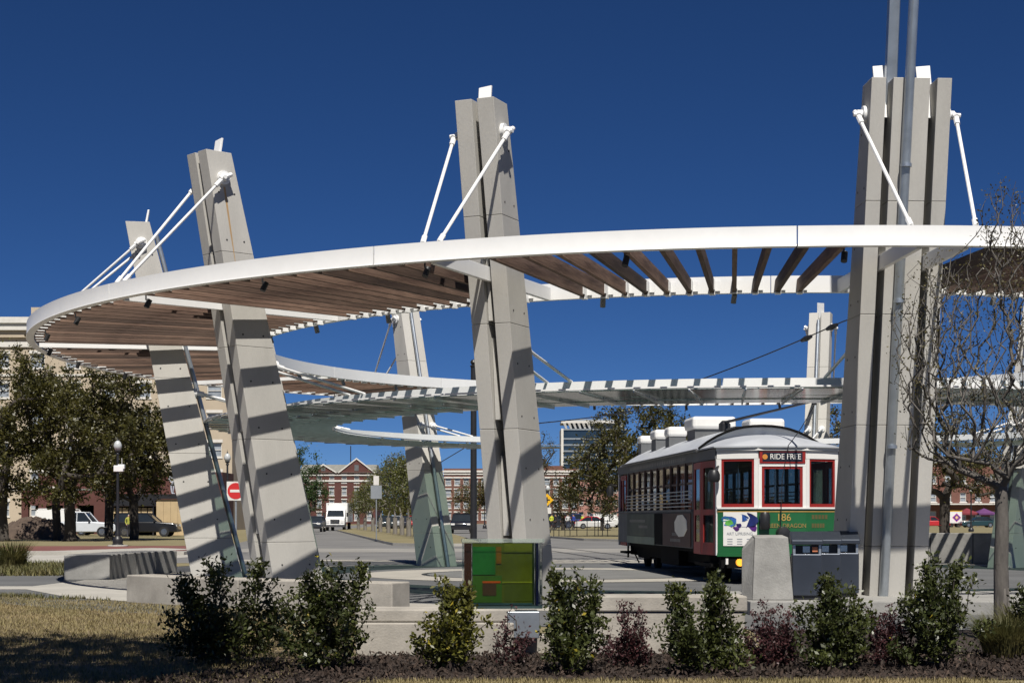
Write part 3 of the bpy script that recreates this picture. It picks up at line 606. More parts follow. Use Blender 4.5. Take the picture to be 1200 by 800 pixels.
# wall and letterboard of the sides
def yb_(a): return a
NW = 10; y0w, y1w = 2.80, 12.1; pw = (y1w - y0w) / NW
for s_ in (-1, 1):
    xo = s_ * HW; xi = s_ * (HW - .06); x0, x1 = sorted((xo, xi))
    MB().box(x0, x1, y0w, y1w + 1.7, ZF, ZS - .005).build('side_panel', slate, tr)
    MB().box(x0, x1, 2.7, 13.9, ZW, ZC + .02).build('letterboard', slate, tr)
    sx0, sx1 = sorted((s_ * (HW + .035), s_ * (HW - .05))); MB().box(sx0, sx1, y0w, 13.9, ZS, ZS + .05).build('window_sill', slate, tr)
    for k in range(NW + 1):
        y = y0w + k * pw; a, b = sorted((s_ * (HW - .005), s_ * (HW - .08))); MB().box(a, b, y - .045, y + .045, ZS + .05, ZW).build('window_post', brownboard if k % 10 else slate, tr)
    for k in range(NW):
        y = y0w + k * pw; a, b = sorted((s_ * (HW - .03), s_ * (HW - .06)))
        m = MB(); m.box(a, b, y + .045, y + pw - .045, 2.13, 2.18); m.box(a, b, y + .045, y + pw - .045, ZW - .05, ZW); m.box(a, b, y + .045, y + .085, ZS + .05, ZW - .05); m.box(a, b, y + pw - .085, y + pw - .045, ZS + .05, ZW - .05)
        sw = m.build('side_window', M('sash_brown', (.06, .03, .022), .6) if not k and s_ < 0 else bpy.data.materials['sash_brown'], tr)
        a, b = sorted((s_ * (HW - .042), s_ * (HW - .048))); MB().box(a, b, y + .08, y + pw - .08, ZS + .05, ZW - .05).build('pane', glass_clear, sw)
    for k in range(5):
        z = ZS + .12 + k * .085; m = MB(); m.tube([(s_ * (HW + .03), y0w, z), (s_ * (HW + .03), y1w, z)], .013, 6); m.build('guard_bar', steel, tr)
    # advertising boards
    a, b = sorted((s_ * (HW + .005), s_ * (HW + .03)))
    m = MB(); m.box(a, b, 2.9, 6.4, ZF + .02, ZS - .03); m.build('advert_board', brownboard, tr, bevel=.006)
    m = MB(); m.box(a, b, 7.6, 12.0, ZF + .2, ZS - .03); m.build('advert_board', greyboard, tr, bevel=.006)
    m = MB(); m.box(a, b, 7.6, 12.0, ZF + .0, ZF + .19); m.build('advert_strip', M('pale_green_strip', (.19, .23, .18), .7) if s_ < 0 else bpy.data.materials['pale_green_strip'], tr)
    MB().box(a, b - s_ * 0, 6.45, 7.55, ZF + .02, ZS - .03).build('side_hatch', under, tr)
    # door leaves: folding pair at the front vestibule
    def leaf(p, q, hgl=1):
        p = Vector(p); q = Vector(q); d = q - p; n = Vector((-d.y, d.x)).normalized() * (-s_)
        def sl(m, a, b, z0, z1, o0=.0, o1=.045):
            A = p + d * a; B = p + d * b; c = [A + n * o0, B + n * o0, B - n * o1, A - n * o1]; m.hexa([(v.x, v.y, z0) for v in c] + [(v.x, v.y, z1) for v in c])
        m = MB(); sl(m, 0, .16, .60, 2.58); sl(m, .84, 1, .60, 2.58); sl(m, .16, .84, .60, .86); sl(m, .16, .84, 1.44, 1.56); sl(m, .16, .84, 2.44, 2.58)
        dl = m.build('door_leaf', red, tr)
        m = MB(); sl(m, .16, .84, .86, 1.44, -.018, .024); m.build('door_pane', glass_clear, dl)
        m = MB(); sl(m, .16, .84, 1.56, 2.44, -.018, .024); m.build('door_pane', glass_clear, dl)
    leaf((s_ * 1.285, .50), (s_ * (HW + .06), 1.55)); leaf((s_ * (HW + .06), 1.58), (s_ * HW, 2.66))
    m = MB(); m.box(*sorted((s_ * 1.30, s_ * 1.25)), .40, .50, .6, 2.62); m.build('corner_post', cream_w, tr)
    MB().box(*sorted((s_ * HW, s_ * (HW - .06))), .4, 2.7, 2.60, ZC).build('letterboard', slate, tr)
    MB().box(*sorted((s_ * (HW - .02), s_ * (HW - .1))), 12.15, 12.3, .6, ZW).build('corner_post', slate, tr)
    leaf((s_ * HW, 12.35), (s_ * (HW - .02), 13.1)); leaf((s_ * (HW - .02), 13.12), (s_ * (HW - .06), 13.8))
    MB().box(*sorted((s_ * (HW - .02), s_ * (HW - .14))), 13.82, 13.95, .6, ZW).build('corner_post', steel, tr)
# octagonal patch of light on the brown board, put in as a pale shape, faint board lettering
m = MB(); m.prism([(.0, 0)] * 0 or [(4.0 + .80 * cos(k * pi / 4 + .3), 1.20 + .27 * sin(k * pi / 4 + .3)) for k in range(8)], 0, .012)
m.v = [(-HW - .031 - v[2], v[0], v[1]) for v in m.v]; m.build('painted_light_patch', M('painted_light_patch', (.82, .78, .68), .5, var=.08), tr)
ltm = M('faint_lettering', (.24, .23, .21), .7)
m = MB()
for (ya, yb, z) in ((4.2, 5.2, 1.0), (4.1, 5.4, .86), (9.0, 11.6, 1.30), (8.6, 10.2, 1.15)):
    n_ = int((yb - ya) / .16)
    for k in range(n_): m.box(-HW - .034, -HW - .031, ya + k * .16, ya + k * .16 + .1, z - .035, z + .035)
tag(m.build('board_lettering', ltm, tr), kind='stuff')
m = MB()
for k in range(34): m.box(-HW - .004, -HW - .001, 3.6 + k * .24, 3.6 + k * .24 + .13, 2.68, 2.76)
tag(m.build('letterboard_lettering', ltm, tr), kind='stuff')
# rear end
for x0, x1 in ((-1.2, -.45), (-.4, .4), (.45, 1.2)):
    m = MB(); m.box(x0, x1, 13.95, 14.02, .7, 1.55); m.build('rear_panel', green, tr); m = MB(); m.box(x0, x0 + .08, 13.95, 14.02, 1.56, 2.6); m.box(x1 - .08, x1, 13.95, 14.02, 1.56, 2.6); m.box(x0 + .08, x1 - .08, 13.95, 14.02, 2.5, 2.6); m.build('rear_window', red, tr)
m = MB(); m.box(-1.3, 1.3, 13.93, 14.06, 2.61, 2.83); m.build('rear_header', cream_w, tr)
m = MB(); m.tube([(-1.36, 13.9, 2.3), (-1.55, 13.9, 2.35)], .02, 6); m.lathe([(0, 0), (.09, .03), (.11, .15), (.07, .30), (0, .32)], 10, (-1.55, 13.9, 2.0)); m.build('rear_lamp', black, tr, True)
# floor, ceiling, seats, poles inside
MB().box(-1.25, 1.25, .5, 13.9, .62, .70).build('floor', under, tr)
MB().box(-1.25, 1.25, .5, 13.9, 2.70, 2.74).build('ceiling', M('ceiling_cream', (.30, .26, .2), .7), tr)
seat0 = None
for k in range(8):
    for s_ in (-1, 1):
        m = MB(); m.box(-.42, .42, -.22, .22, .42, .50); m.hexa([(-.42, .18, .5), (.42, .18, .5), (.42, .24, .5), (-.42, .24, .5), (-.42, .26, 1.05), (.42, .26, 1.05), (.42, .31, 1.05), (-.42, .31, 1.05)]); m.box(-.3, .3, -.1, .1, 0, .42)
        if seat0 is None: seat0 = m.build('seat', M('seat_wood', (.10, .055, .03), .5), tr); o = seat0
        else: o = again('seat', seat0, tr)
        o.location = (s_ * .78, 3.6 + k * 1.05, .70)
for y in (1.6, 2.7, 5.2, 7.7, 10.2, 12.2):
    m = MB(); m.tube([(.25, y, .7), (.25, y, 2.7)], .018, 6); m.build('grab_pole', chrome, tr, True)
MB().box(-.9, -.3, 1.1, 1.5, .7, 1.35).build('controller_stand', under, tr)
# roof
def roof_sec(y, hw, ze, h_, n=14): return [(-hw + 2 * hw * i / n, y, ze + h_ * (1 - abs(-1 + 2 * i / n) ** 2.3)) for i in range(n + 1)]
def roofloft(secs, th=.04):
    m = MB(); k = len(secs[0])
    for s_ in secs: m.v += s_
    for s_ in secs: m.v += [(p[0], p[1], p[2] - th) for p in s_]
    b = len(secs) * k
    for i in range(len(secs) - 1):
        for j in range(k - 1):
            q = i * k + j; m.f += [(q, q + 1, q + k + 1, q + k), (b + q, b + q + k, b + q + k + 1, b + q + 1)]
        q = i * k; m.f += [(q, q + k, b + q + k, b + q), (q + k - 1, b + q + k - 1, b + q + 2 * k - 1, q + 2 * k - 1)]
    for i in (0, len(secs) - 1):
        for j in range(k - 1): q = i * k + j; m.f.append((q, b + q, b + q + 1, q + 1))
    return m
roofloft([roof_sec(1.75, 1.40, 2.86, .50), roof_sec(2.2, 1.42, 2.86, .52), roof_sec(11.8, 1.42, 2.86, .52), roof_sec(12.4, 1.40, 2.86, .50)]).build('roof', silver, tr, True)
def hood(yA, yE, sgn):                                       # dome from the cornice line up to the arched roof end
    arch = roof_sec(yA, 1.385, 2.855, .31); secs = []
    for q in range(9):
        t = q / 8; row = []
        for (x, y, z) in arch:
            ax = abs(x) * .985; ye = yE + sgn * (0 if ax < .5 else (ax - .5) / .86 * .38)
            row.append((x * lerp(.985, 1, t), lerp(ye, yA, t), 2.862 + (z - 2.855) * sin(t * pi / 2) ** .62))
        secs.append(row)
    return secs
roofloft(hood(1.82, -.07, 1), .03).build('front_hood', silver, tr, True)
m = MB(); m.ext([(p[0] * .985, p[2] - .03) for p in roof_sec(1.8, 1.40, 2.86, .50)], 1.84, 1.88, 'y'); m.build('roof_end', silver, tr)
roofloft([roof_sec(12.3, 1.39, 2.855, .42), roof_sec(13.2, 1.37, 2.855, .26), roof_sec(13.9, 1.2, 2.855, .10), roof_sec(14.1, .7, 2.855, .03)], .03).build('rear_hood', silver, tr, True)
m = MB(); m.tube([(p[0] * 1.005, p[1] - .03, p[2] + .01) for p in roof_sec(1.75, 1.40, 2.86, .50)], .028, 6); m.build('roof_edge_bead', under, tr)
for s_ in (-1, 1):
    m = MB(); m.tube([(s_ * 1.43, 1.8, 2.85), (s_ * 1.43, 12.4, 2.85)], .025, 6); m.build('gutter', slate, tr)
# roof equipment
def ac_box(x, y, z, wx, wy, hz, wh):
    m = MB(); m.box(x - wx / 2 * .86, x + wx / 2 * .86, y - wy / 2 * .86, y + wy / 2 * .86, z, z + hz); c = m.build('roof_unit', slate, tr)
    m = MB(); m.box(x - wx / 2, x + wx / 2, y - wy / 2, y + wy / 2, z + hz + .002, z + hz + wh); h_ = m.build('unit_hood', cream_w, c, bevel=.07)
ac_box(-.78, 12.0, 3.02, .5, .55, .42, .22); ac_box(-.78, 9.7, 3.02, .52, .8, .42, .26); ac_box(-.75, 7.9, 3.02, .5, .6, .40, .26)
ac_box(-.35, 5.6, 3.2, 1.05, 1.1, .28, .30); ac_box(.85, 5.2, 3.0, .85, .9, .42, .30)
m = MB(); m.box(-.28, -.08, 3.2, 4.6, 3.33, 3.44); m.lathe([(.0, 0), (.14, .0), (.14, .16), (.06, .24), (0, .24)], 12, (-.25, 4.4, 3.40)); m.box(-.4, .5, 3.0, 3.2, 3.34, 3.40); m.box(.0, .5, 2.6, 2.75, 3.36, 3.42)
pb = m.build('pole_base', black, tr)
m = MB(); m.tube([(-.25, 4.35, 3.6), (.34, -1.2, 3.70)], [.035, .022], 8); m.build('trolley_pole', black, tr, True)
m = MB(); m.tube([(.34, -1.2, 3.74), (.34, -1.2, 3.62)], .05, 8); m.build('pole_shoe', black, tr, True)
m = MB(); q = [Vector((.34, -1.2, 3.62)).lerp(Vector((.10, -.06, 2.86)), k / 8) - Vector((0, 0, .05 * sin(pi * k / 8))) for k in range(9)]; m.tube(q, .009, 5); m.build('pole_rope', black, tr)
m = MB(); m.tube([(.10, -.08, 2.86), (-.02, -.06, 2.2), (-.05, -.05, 1.2)], .008, 5); m.build('pole_rope', black, tr)
# underframe and trucks
MB().box(-1.0, 1.0, .9, 13.6, .34, .62).build('underframe', under, tr)
MB().box(-1.22, -.8, 5.0, 7.4, .25, .62).build('battery_box', under, tr); MB().box(.8, 1.22, 5.0, 7.4, .25, .62).build('battery_box', under, tr)
for yc in (2.9, 11.4):
    for s_ in (-1, 1):
        m = MB(); m.ext([(yc - 1.2, .42), (yc - .9, .28), (yc + .9, .28), (yc + 1.2, .42), (yc + 1.2, .52), (yc - 1.2, .52)], *sorted((s_ * .86, s_ * .98))); m.build('truck_frame', under, tr)
        for dy in (-.8, .8):
            m = MB(); m.tube([(s_ * .66, yc + dy, .36), (s_ * .80, yc + dy, .36)], .33, 18); wh = m.build('wheel', under, tr)
            m = MB(); m.tube([(s_ * .80, yc + dy, .36), (s_ * .84, yc + dy, .36)], .12, 12); m.build('hub', slate, wh)
m = MB(); m.tube([(-1.1, 13.4, .60), (-1.1, 13.4, .25)], .03, 6); m.tube([(-1.05, 13.2, .6), (-.9, 12.7, .12)], .02, 6); m.build('step_bracket', under, tr)
MB().box(-1.3, -1.0, 12.5, 13.6, .38, .44).build('rear_step', under, tr)
MB().box(-1.34, -1.0, .7, 2.5, .36, .42).build('entrance_step', under, tr)

# ================================================================== STREET FURNITURE
def lamp(loc, h, label, camera=False):
    l = empty('street_lamp', loc, 0, label=label, cat='lamp post', group='black street lamps with frosted globes')
    MB().lathe([(.30, 0), (.30, .08), (.24, .14), (.26, .3), (.22, .42), (.13, .52), (.14, .6), (.09, .72), (.075, 1.0)], 14).build('base', black, l, True)
    MB().lathe([(.075, 1.0), (.055, h - .75), (.09, h - .72), (.09, h - .66), (.06, h - .62), (.14, h - .56), (.14, h - .52)], 12).build('pole', black, l, True)
    MB().lathe([(.12, h - .52), (.19, h - .38), (.20, h - .28), (.15, h - .13), (.07, h - .05), (.05, h - .04)], 14).build('globe', globe_m, l, 'all')
    MB().lathe([(.05, h - .04), (.04, h + .02), (.012, h + .06), (.008, h + .16)], 8).build('finial', black, l, True)
    if camera:
        m = MB(); m.box(-.18, .28, -.12, .12, h - 1.55, h - 1.25); m.box(.02, .34, -.1, .1, h - 1.42, h - 1.2); m.build('camera_box', white, l, bevel=.02)
        m = MB(); m.tube([(.2, 0, h - 1.2), (.2, 0, h - .9)], .012, 5); m.build('antenna', white, l)
    return l
g = gnd(138, 640); lamp(g, 125 / FPX * g.y, 'street lamp with a white camera box on its pole, by the brick walk', True)
MB_ = MB(); MB_.lathe([(.5, 0), (.5, .06), (.44, .08)], 18); o = MB_.build('lamp_footing', sidew); o.location = g; tag(o, 'round pale concrete footing under the street lamp with camera box', 'footing')
def far_lamp(px, ytop, hh, label):
    Y = 0
    Y = (hh - EYE) * FPX / (HOR - ytop); return lamp(((px - 600) / FPX * Y, Y, 0), hh, label)
lamp((11.0, 120.5, .13), 4.2, 'street lamp carrying a yellow pedestrian sign, on the verge behind the trolley')
far_lamp(266.5, 530, 5.2, 'street lamp seen between the two shadow barred pylons')
far_lamp(642, 568, 4.2, 'street lamp beside the yellow intersection sign')
far_lamp(714.5, 580, 4.2, 'far street lamp close by the rear of the trolley')
far_lamp(1138, 571, 4.2, 'street lamp before the brown brick building and parked cars')
far_lamp(568, 582, 4.2, 'far street lamp to one side of the tall black pole')
# tall black pole
p0 = empty('catenary_pole', gnd(555, 634), label='tall black steel pole carrying overhead wires', cat='pole')
hp = EYE + (HOR - 424) / FPX * p0.location.y
MB().lathe([(.34, 0), (.34, .12), (.2, .16), (.17, hp - .3)], 14).build('shaft', black, p0, True)
MB().lathe([(.2, hp - .3), (.22, hp - .22), (.12, hp - .18), (.2, hp - .02), (.15, hp + .1), (.02, hp + .16)], 12).build('finial', black, p0, True)
m = MB(); m.tube([(.2, 0, hp * .56), (1.1, 0, hp * .56)], .05, 8); m.tube([(.2, 0, hp * .58), (1.1, 0, hp * .57)], .05, 8); m.build('bracket_arm', black, p0)
m = MB()
for k in range(8): m.cbox((.42 * cos(k * pi / 4), .42 * sin(k * pi / 4), .06), (.08, .08, .12))
tag(m.build('anchor_bolts', black, p0), kind='stuff')
def wire(label, pts, r=.012):
    q = []
    for a, b in zip(pts[:-1], pts[1:]):
        for k in range(9): t = k / 8; v = Vector(a).lerp(Vector(b), t); v.z -= .05 * sin(pi * t); q.append(v)
    m = MB(); base = Vector(pts[0]); m.tube([v - base for v in q], r, 5); o = m.build('overhead_wire', black); o.location = base
    return tag(o, label, 'wire', 'overhead wires')
wire('black span wire with insulators rising behind the fluted pylon', [at(820, 445, 50), at(987, 377, 44), at(1100, 330, 42)], .018)
for px, py in ((946, 397), (951, 396), (972, 385), (940, 402)):
    pass
ins = MB(); 
v0 = at(945, 396.5, 45.4); v1 = at(975, 383, 44.4)
for k in range(2):
    c = (v0, v1)[k]; m = MB(); d = (v1 - v0).normalized() * .22; m.tube([c - d - v0, c - v0, c + d - v0], [.05, .085, .05], 8); o = m.build('wire_insulator', black); o.location = v0
    tag(o, ('black insulator knot on the span wire, farther from the fluted pylon', 'black insulator knot on the span wire, next to the fluted pylon')[k], 'insulator')
wire('thin wire running from the coloured case pylon to the dark oak', [at(628, 496, 50), at(760, 478, 60)], .018)
wire('thin wire behind the far leaning pylon by the black pole', [at(440, 585, 130), at(552, 520, 105)], .03)
wire('upper thin wire near the black pole top', [at(556, 470, 105), at(800, 470, 140)], .02)
# signs
def post_sign(name, label, loc, h, cat='sign'):
    s_ = empty(name, loc, 0, label=label, cat=cat); MB().tube([(0, 0, 0), (0, 0, h)], .035, 8).build('post', signgrey, s_, True); return s_
def plate(poly, z0, z1, y=-.05): 
    m = MB(); m.ext([(p[0], p[1]) for p in poly], y - .01, y + .01, 'y'); return m
s_ = empty('pedestrian_sign', (11.0, 120.5, .13), label='yellow diamond sign with a black walking figure on the street lamp', cat='sign')
q = at(687, 587, 120.3).z - .13; w2 = .50
plate([(-w2, q), (0, q - w2), (w2, q), (0, q + w2)], 0, 0, -.16).build('plate', yellow, s_)
m = MB(); m.cbox((0, -.176, q + .2), (.09, .01, .09)); m.cbox((0, -.176, q + .03), (.13, .01, .24)); m.hexa([(-.14, -.18, q - .25), (-.08, -.18, q - .25), (-.08, -.172, q - .25), (-.14, -.172, q - .25), (-.04, -.18, q - .07), (.03, -.18, q - .07), (.03, -.172, q - .07), (-.04, -.172, q - .07)])
m.hexa([(.08, -.18, q - .25), (.14, -.18, q - .25), (.14, -.172, q - .25), (.08, -.172, q - .25), (-.02, -.18, q - .07), (.05, -.18, q - .07), (.05, -.172, q - .07), (-.02, -.172, q - .07)]); m.cbox((0, -.176, q + .07), (.3, .01, .06)); m.build('symbol', black, s_)
g = at(646, 587, 118); s_ = post_sign('intersection_sign', 'yellow diamond sign with a black cross, above a small white plate', (g.x - .3, 118, .1), g.z + .5)
plate([(-.46, g.z), (0, g.z - .46), (.46, g.z), (0, g.z + .46)], 0, 0).build('plate', yellow, s_)
m = MB(); m.cbox((0, -.066, g.z), (.4, .01, .09)); m.cbox((0, -.067, g.z), (.09, .01, .4)); m.build('symbol', black, s_)
plate([(-.1, g.z - 1.0), (.3, g.z - 1.0), (.3, g.z - .55), (-.1, g.z - .55)], 0, 0).build('small_plate', trim, s_)
g = at(276.5, 575, 62); s_ = post_sign('no_entry_sign', 'white square sign with a red no entry disc between two pylons', (g.x, 62, 0), g.z + .35)
plate([(-.34, g.z - .36), (.34, g.z - .36), (.34, g.z + .36), (-.34, g.z + .36)], 0, 0).build('plate', trim, s_)
m = MB(); m.tube([(0, -.061, g.z), (0, -.068, g.z)], .31, 24); m.build('disc', signred, s_)
m = MB(); m.cbox((0, -.071, g.z), (.42, .006, .10)); m.build('bar', trim, s_)
g = at(209, 545, 78); s_ = post_sign('street_name_sign', 'green street name sign with a white letter H beside the leaning pylon', (g.x + .5, 78, 0), g.z + .2)
plate([(-.7, g.z - .18), (.7, g.z - .18), (.7, g.z + .18), (-.7, g.z + .18)], 0, 0).build('plate', signgreen, s_)
text('lettering', 'H', .36, (-.58, -.063, g.z), (R(90), 0, 0), trim, s_, .002)
g = at(441, 571, 95); s_ = post_sign('parking_sign', 'grey backed sign under a small white plate on the tree lined verge', (g.x, 95, .13), g.z + .15)
zg = g.z - .13
plate([(-.32, zg - .65), (.32, zg - .65), (.32, zg + .12), (-.32, zg + .12)], 0, 0).build('plate', signgrey, s_)
plate([(-.16, zg + .14), (.16, zg + .14), (.16, zg + .68), (-.16, zg + .68)], 0, 0).build('upper_plate', trim, s_)
# fence posts along the verge behind the trolley
fn = empty('verge_fence', (7, 112, .13), label='thin dark post and rail fence along the far verge', cat='fence')
fx = [649, 655, 662, 668, 676, 688, 697, 701, 706, 712]
for px in fx:
    x = (px - 600) / FPX * 112 - 7; MB().tube([(x, 0, 0), (x, 0, 1.15)], .03, 6).build('post', black, fn)
m = MB(); m.tube([((645 - 600) / FPX * 112 - 7, 0, 1.05), ((716 - 600) / FPX * 112 - 7, 0, 1.05)], .018, 6); m.build('rail', black, fn)
m = MB(); m.tube([((645 - 600) / FPX * 112 - 7, 0, .45), ((716 - 600) / FPX * 112 - 7, 0, .45)], .018, 6); m.build('rail', black, fn)

# ================================================================== VEHICLES
_mc = {}
def paint(c, rough=.3):
    k = tuple(c)
    if k not in _mc: _mc[k] = M('car_paint_%d' % len(_mc), c, rough, var=.04, coat=.5)
    return _mc[k]
redlamp = M('tail_lamp_red', (.45, .01, .01), .25); clearlamp = M('head_lamp_clear', (.7, .7, .68), .15)
def wheels(root, xs, W, r):
    for x in xs:
        for s_ in (-1, 1):
            m = MB(); m.tube([(x, s_ * (W / 2 - .20), r), (x, s_ * (W / 2 + .01), r)], r, 18); t = m.build('wheel', rubber, root, True)
            m = MB(); m.tube([(x, s_ * (W / 2 + .012), r), (x, s_ * (W / 2 + .02), r)], r * .6, 14); m.build('rim', chrome, t)
def car(name, label, loc, rz, c, L=4.6, W=1.8, H=1.45, kind='sedan', cat='car', group=None, c2=None):
    root = empty(name, loc, rz, label=label, cat=cat, group=group); r = .33 if kind == 'sedan' else .38
    a = L / 2; zb_ = .22 if kind == 'sedan' else .34; zs = .92 if kind == 'sedan' else 1.12
    prof = [(-a, zb_ + .12), (-a + .1, zb_), (a - .1, zb_), (a, zb_ + .15), (a - .02, zs - .22), (a - .25, zs - .1), (L * .18, zs), (-a + .25, zs), (-a + .03, zs - .12)]
    m = MB(); m.ext(prof, -W / 2, W / 2, 'y'); m.build('body', paint(c), root, True, bevel=.07)
    if kind == 'sedan': x0, x1, x2, x3 = -a + .5, -a + 1.35, L * .04, L * .22
    elif kind == 'suv': x0, x1, x2, x3 = -a + .08, -a + .35, L * .05, L * .2
    elif kind == 'pickup': x0, x1, x2, x3 = -L * .17, -L * .14, L * .06, L * .17
    else: x0, x1, x2, x3 = -a + .02, -a + .08, a - 1.5, a - .9
    w0, w1 = W / 2 - .06, W / 2 - .22
    def cab(m, i, zt):
        m.hexa([(x0, -w0 + i, zs - .03), (x3, -w0 + i, zs - .03), (x3, w0 - i, zs - .03), (x0, w0 - i, zs - .03), (x1, -w1 + i, zt), (x2, -w1 + i, zt), (x2, w1 - i, zt), (x1, w1 - i, zt)])
    m = MB(); cab(m, .02, H - .05); m.build('glasshouse', glass_dark if kind != 'van' else paint(c), root)
    m = MB(); m.hexa([(x1 - .05, -w1 - .01, H - .055), (x2 + .06, -w1 - .01, H - .055), (x2 + .06, w1 + .01, H - .055), (x1 - .05, w1 + .01, H - .055), (x1 + .05, -w1 + .05, H), (x2 - .05, -w1 + .05, H), (x2 - .05, w1 - .05, H), (x1 + .05, w1 - .05, H)]); m.build('roof', paint(c2 or c), root)
    for s_ in (-1, 1):
        m = MB(); m.tube([(x0, s_ * w0, zs - .02), (x1, s_ * w1, H - .03)], .045, 6); m.build('pillar', paint(c2 or c), root)
        m = MB(); m.tube([(x3, s_ * w0, zs - .02), (x2, s_ * w1, H - .03)], .04, 6); m.build('pillar', paint(c2 or c), root)
        xm = (x1 + x2) / 2; m = MB(); m.tube([(xm, s_ * (w0 - .0), zs - .02), (xm, s_ * (w1 + .005), H - .03)], .035, 6); m.build('pillar', paint(c2 or c), root)
        MB().box(a - .09, a + .005, *sorted((s_ * (W / 2 - .08), s_ * (W / 2 - .42))), zs - .36, zs - .2).build('headlight', clearlamp, root)
        MB().box(-a - .005, -a + .08, *sorted((s_ * (W / 2 - .06), s_ * (W / 2 - .3))), zs - .3, zs - .12).build('tail_light', redlamp, root)
        MB().box(x3 - .25, x3 - .1, *sorted((s_ * (W / 2 - .02), s_ * (W / 2 + .12))), zs + .02, zs + .14).build('mirror', black, root)
    MB().box(a - .06, a + .03, -W / 2 + .1, W / 2 - .1, zb_ + .05, zb_ + .2).build('front_bumper', black if kind != 'sedan' else paint(c), root)
    MB().box(-a - .03, -a + .05, -W / 2 + .1, W / 2 - .1, zb_ + .05, zb_ + .2).build('rear_bumper', black if kind != 'sedan' else paint(c), root)
    if kind == 'pickup':
        MB().box(-a + .1, x0 - .12, -W / 2 + .12, W / 2 - .12, zs - .02, zs + .012).build('bed_liner', black, root)
    wheels(root, (-L * .3, L * .31), W, r)
    return root
def gx(px, Y): return (px - 600) / FPX * Y
car('pickup_truck', 'white pickup truck parked beyond the lawn behind dark oak trunks', (gx(97, 122), 122, 0), 0, (.55, .58, .62), 5.4, 1.95, 1.85, 'pickup', 'truck')
MBr = MB(); 
car('parked_suv', 'black sport utility vehicle parked before the plywood hoarding', (gx(172, 122), 122, 0), 0, (.012, .012, .014), 4.8, 1.9, 1.78, 'suv')
v = car('cargo_van', 'white cargo van half hidden behind oak trunks and the pickup', (gx(78, 131), 131, 0), 0, (.68, .68, .66), 4.6, 1.9, 2.15, 'van', 'van')
car('police_car', 'white sedan with a red nose parked on the far verge behind the fence', (gx(697, 192), 192, .13), 0, (.55, .55, .54), 4.7, 1.85, 1.45, 'sedan', c2=(.45, .02, .03))
car('parked_suv', 'black vehicle facing the plaza beside the tall black pole', (gx(541, 150), 150, 0), R(-90), (.012, .012, .014), 4.8, 1.95, 1.8, 'suv')
car('parked_car', 'dark car beside the white box truck', (gx(369, 165), 165, 0), R(-90), (.03, .035, .045), 4.6, 1.8, 1.6, 'suv')
far = [(652, 205, (.02, .02, .025), 'suv', 'black parked vehicle behind the far verge fence'), (664, 212, (.25, .02, .02), 'sedan', 'red parked car behind the group of people'), (676, 216, (.03, .05, .16), 'suv', 'blue parked vehicle behind the group of people'), (712, 214, (.6, .6, .58), 'van', 'white parked van by the rear of the trolley')]
for px, Y, c, k, lb in far: car('parked_car', lb, (gx(px, Y), Y, .13), R(15), c, 4.6, 1.8, 1.5 if k == 'sedan' else 1.85, k, 'car', 'cars in the far car park')
car('parked_car', 'bright red car parked beside the fluted pylon on the far side', (gx(1092, 225), 225, .13), 0, (.45, .02, .025), 4.6, 1.8, 1.5, 'sedan')
car('parked_car', 'dark teal sedan parked before the brown brick building', (gx(1146, 222), 222, .13), R(180), (.012, .04, .05), 4.8, 1.8, 1.45, 'sedan')
for k, px in enumerate((452, 462, 471, 480, 487)):
    cc = [(.02, .03, .03), (.35, .36, .37), (.02, .02, .03), (.4, .03, .03), (.5, .5, .5)][k]; lb = ['dark green', 'silver', 'black', 'red', 'pale grey'][k]
    car('parked_car', lb + ' car parked behind the tree lined verge', (gx(px, 196 + 5 * k), 196 + 5 * k, .0), R(-80), cc, 4.6, 1.8, 1.7, 'suv', 'car', 'cars behind the verge trees')
# white box truck
bt = empty('box_truck', (gx(392.5, 178), 178, 0), 0, label='white box truck driving towards the plaza', cat='truck')
wp = M('truck_white', (.74, .74, .73), .4, var=.04)
MB().box(-1.17, 1.17, 1.9, 8.0, .95, 3.05).build('cargo_box', wp, bt, bevel=.03)
m = MB(); m.ext([(0.0, .55), (1.85, .55), (1.85, 2.35), (1.0, 2.35), (.55, 1.55), (.05, 1.4)], -1.05, 1.05); m.build('cab', wp, bt, True, bevel=.08)
m = MB(); m.hexa([(-.93, .50, 1.58), (.93, .50, 1.58), (.93, .6, 1.56), (-.93, .6, 1.56), (-.85, .88, 2.24), (.85, .88, 2.24), (.85, 1.0, 2.22), (-.85, 1.0, 2.22)]); m.build('windscreen', glass_dark, bt)
for k in range(4): MB().box(-.5, .5, -.03, .02, .8 + k * .12, .88 + k * .12).build('grille_bar', black if k % 2 == 0 else chrome, bt)
for s_ in (-1, 1):
    MB().box(*sorted((s_ * .6, s_ * .95)), -.02, .04, .85, 1.15).build('headlight', clearlamp, bt)
    MB().box(*sorted((s_ * 1.2, s_ * 1.38)), .7, .78, 1.55, 2.0).build('mirror', black, bt)
    for y in (.85, 6.2):
        m = MB(); m.tube([(s_ * .78, y, .45), (s_ * 1.08, y, .45)], .45, 16); t = m.build('wheel', rubber, bt, True); m = MB(); m.tube([(s_ * 1.082, y, .45), (s_ * 1.09, y, .45)], .22, 12); m.build('rim', chrome, t)
MB().box(-1.05, 1.05, -.1, .1, .42, .68).build('bumper', chrome, bt); MB().box(-.4, .4, .3, 7.8, .6, .93).build('chassis', under, bt)
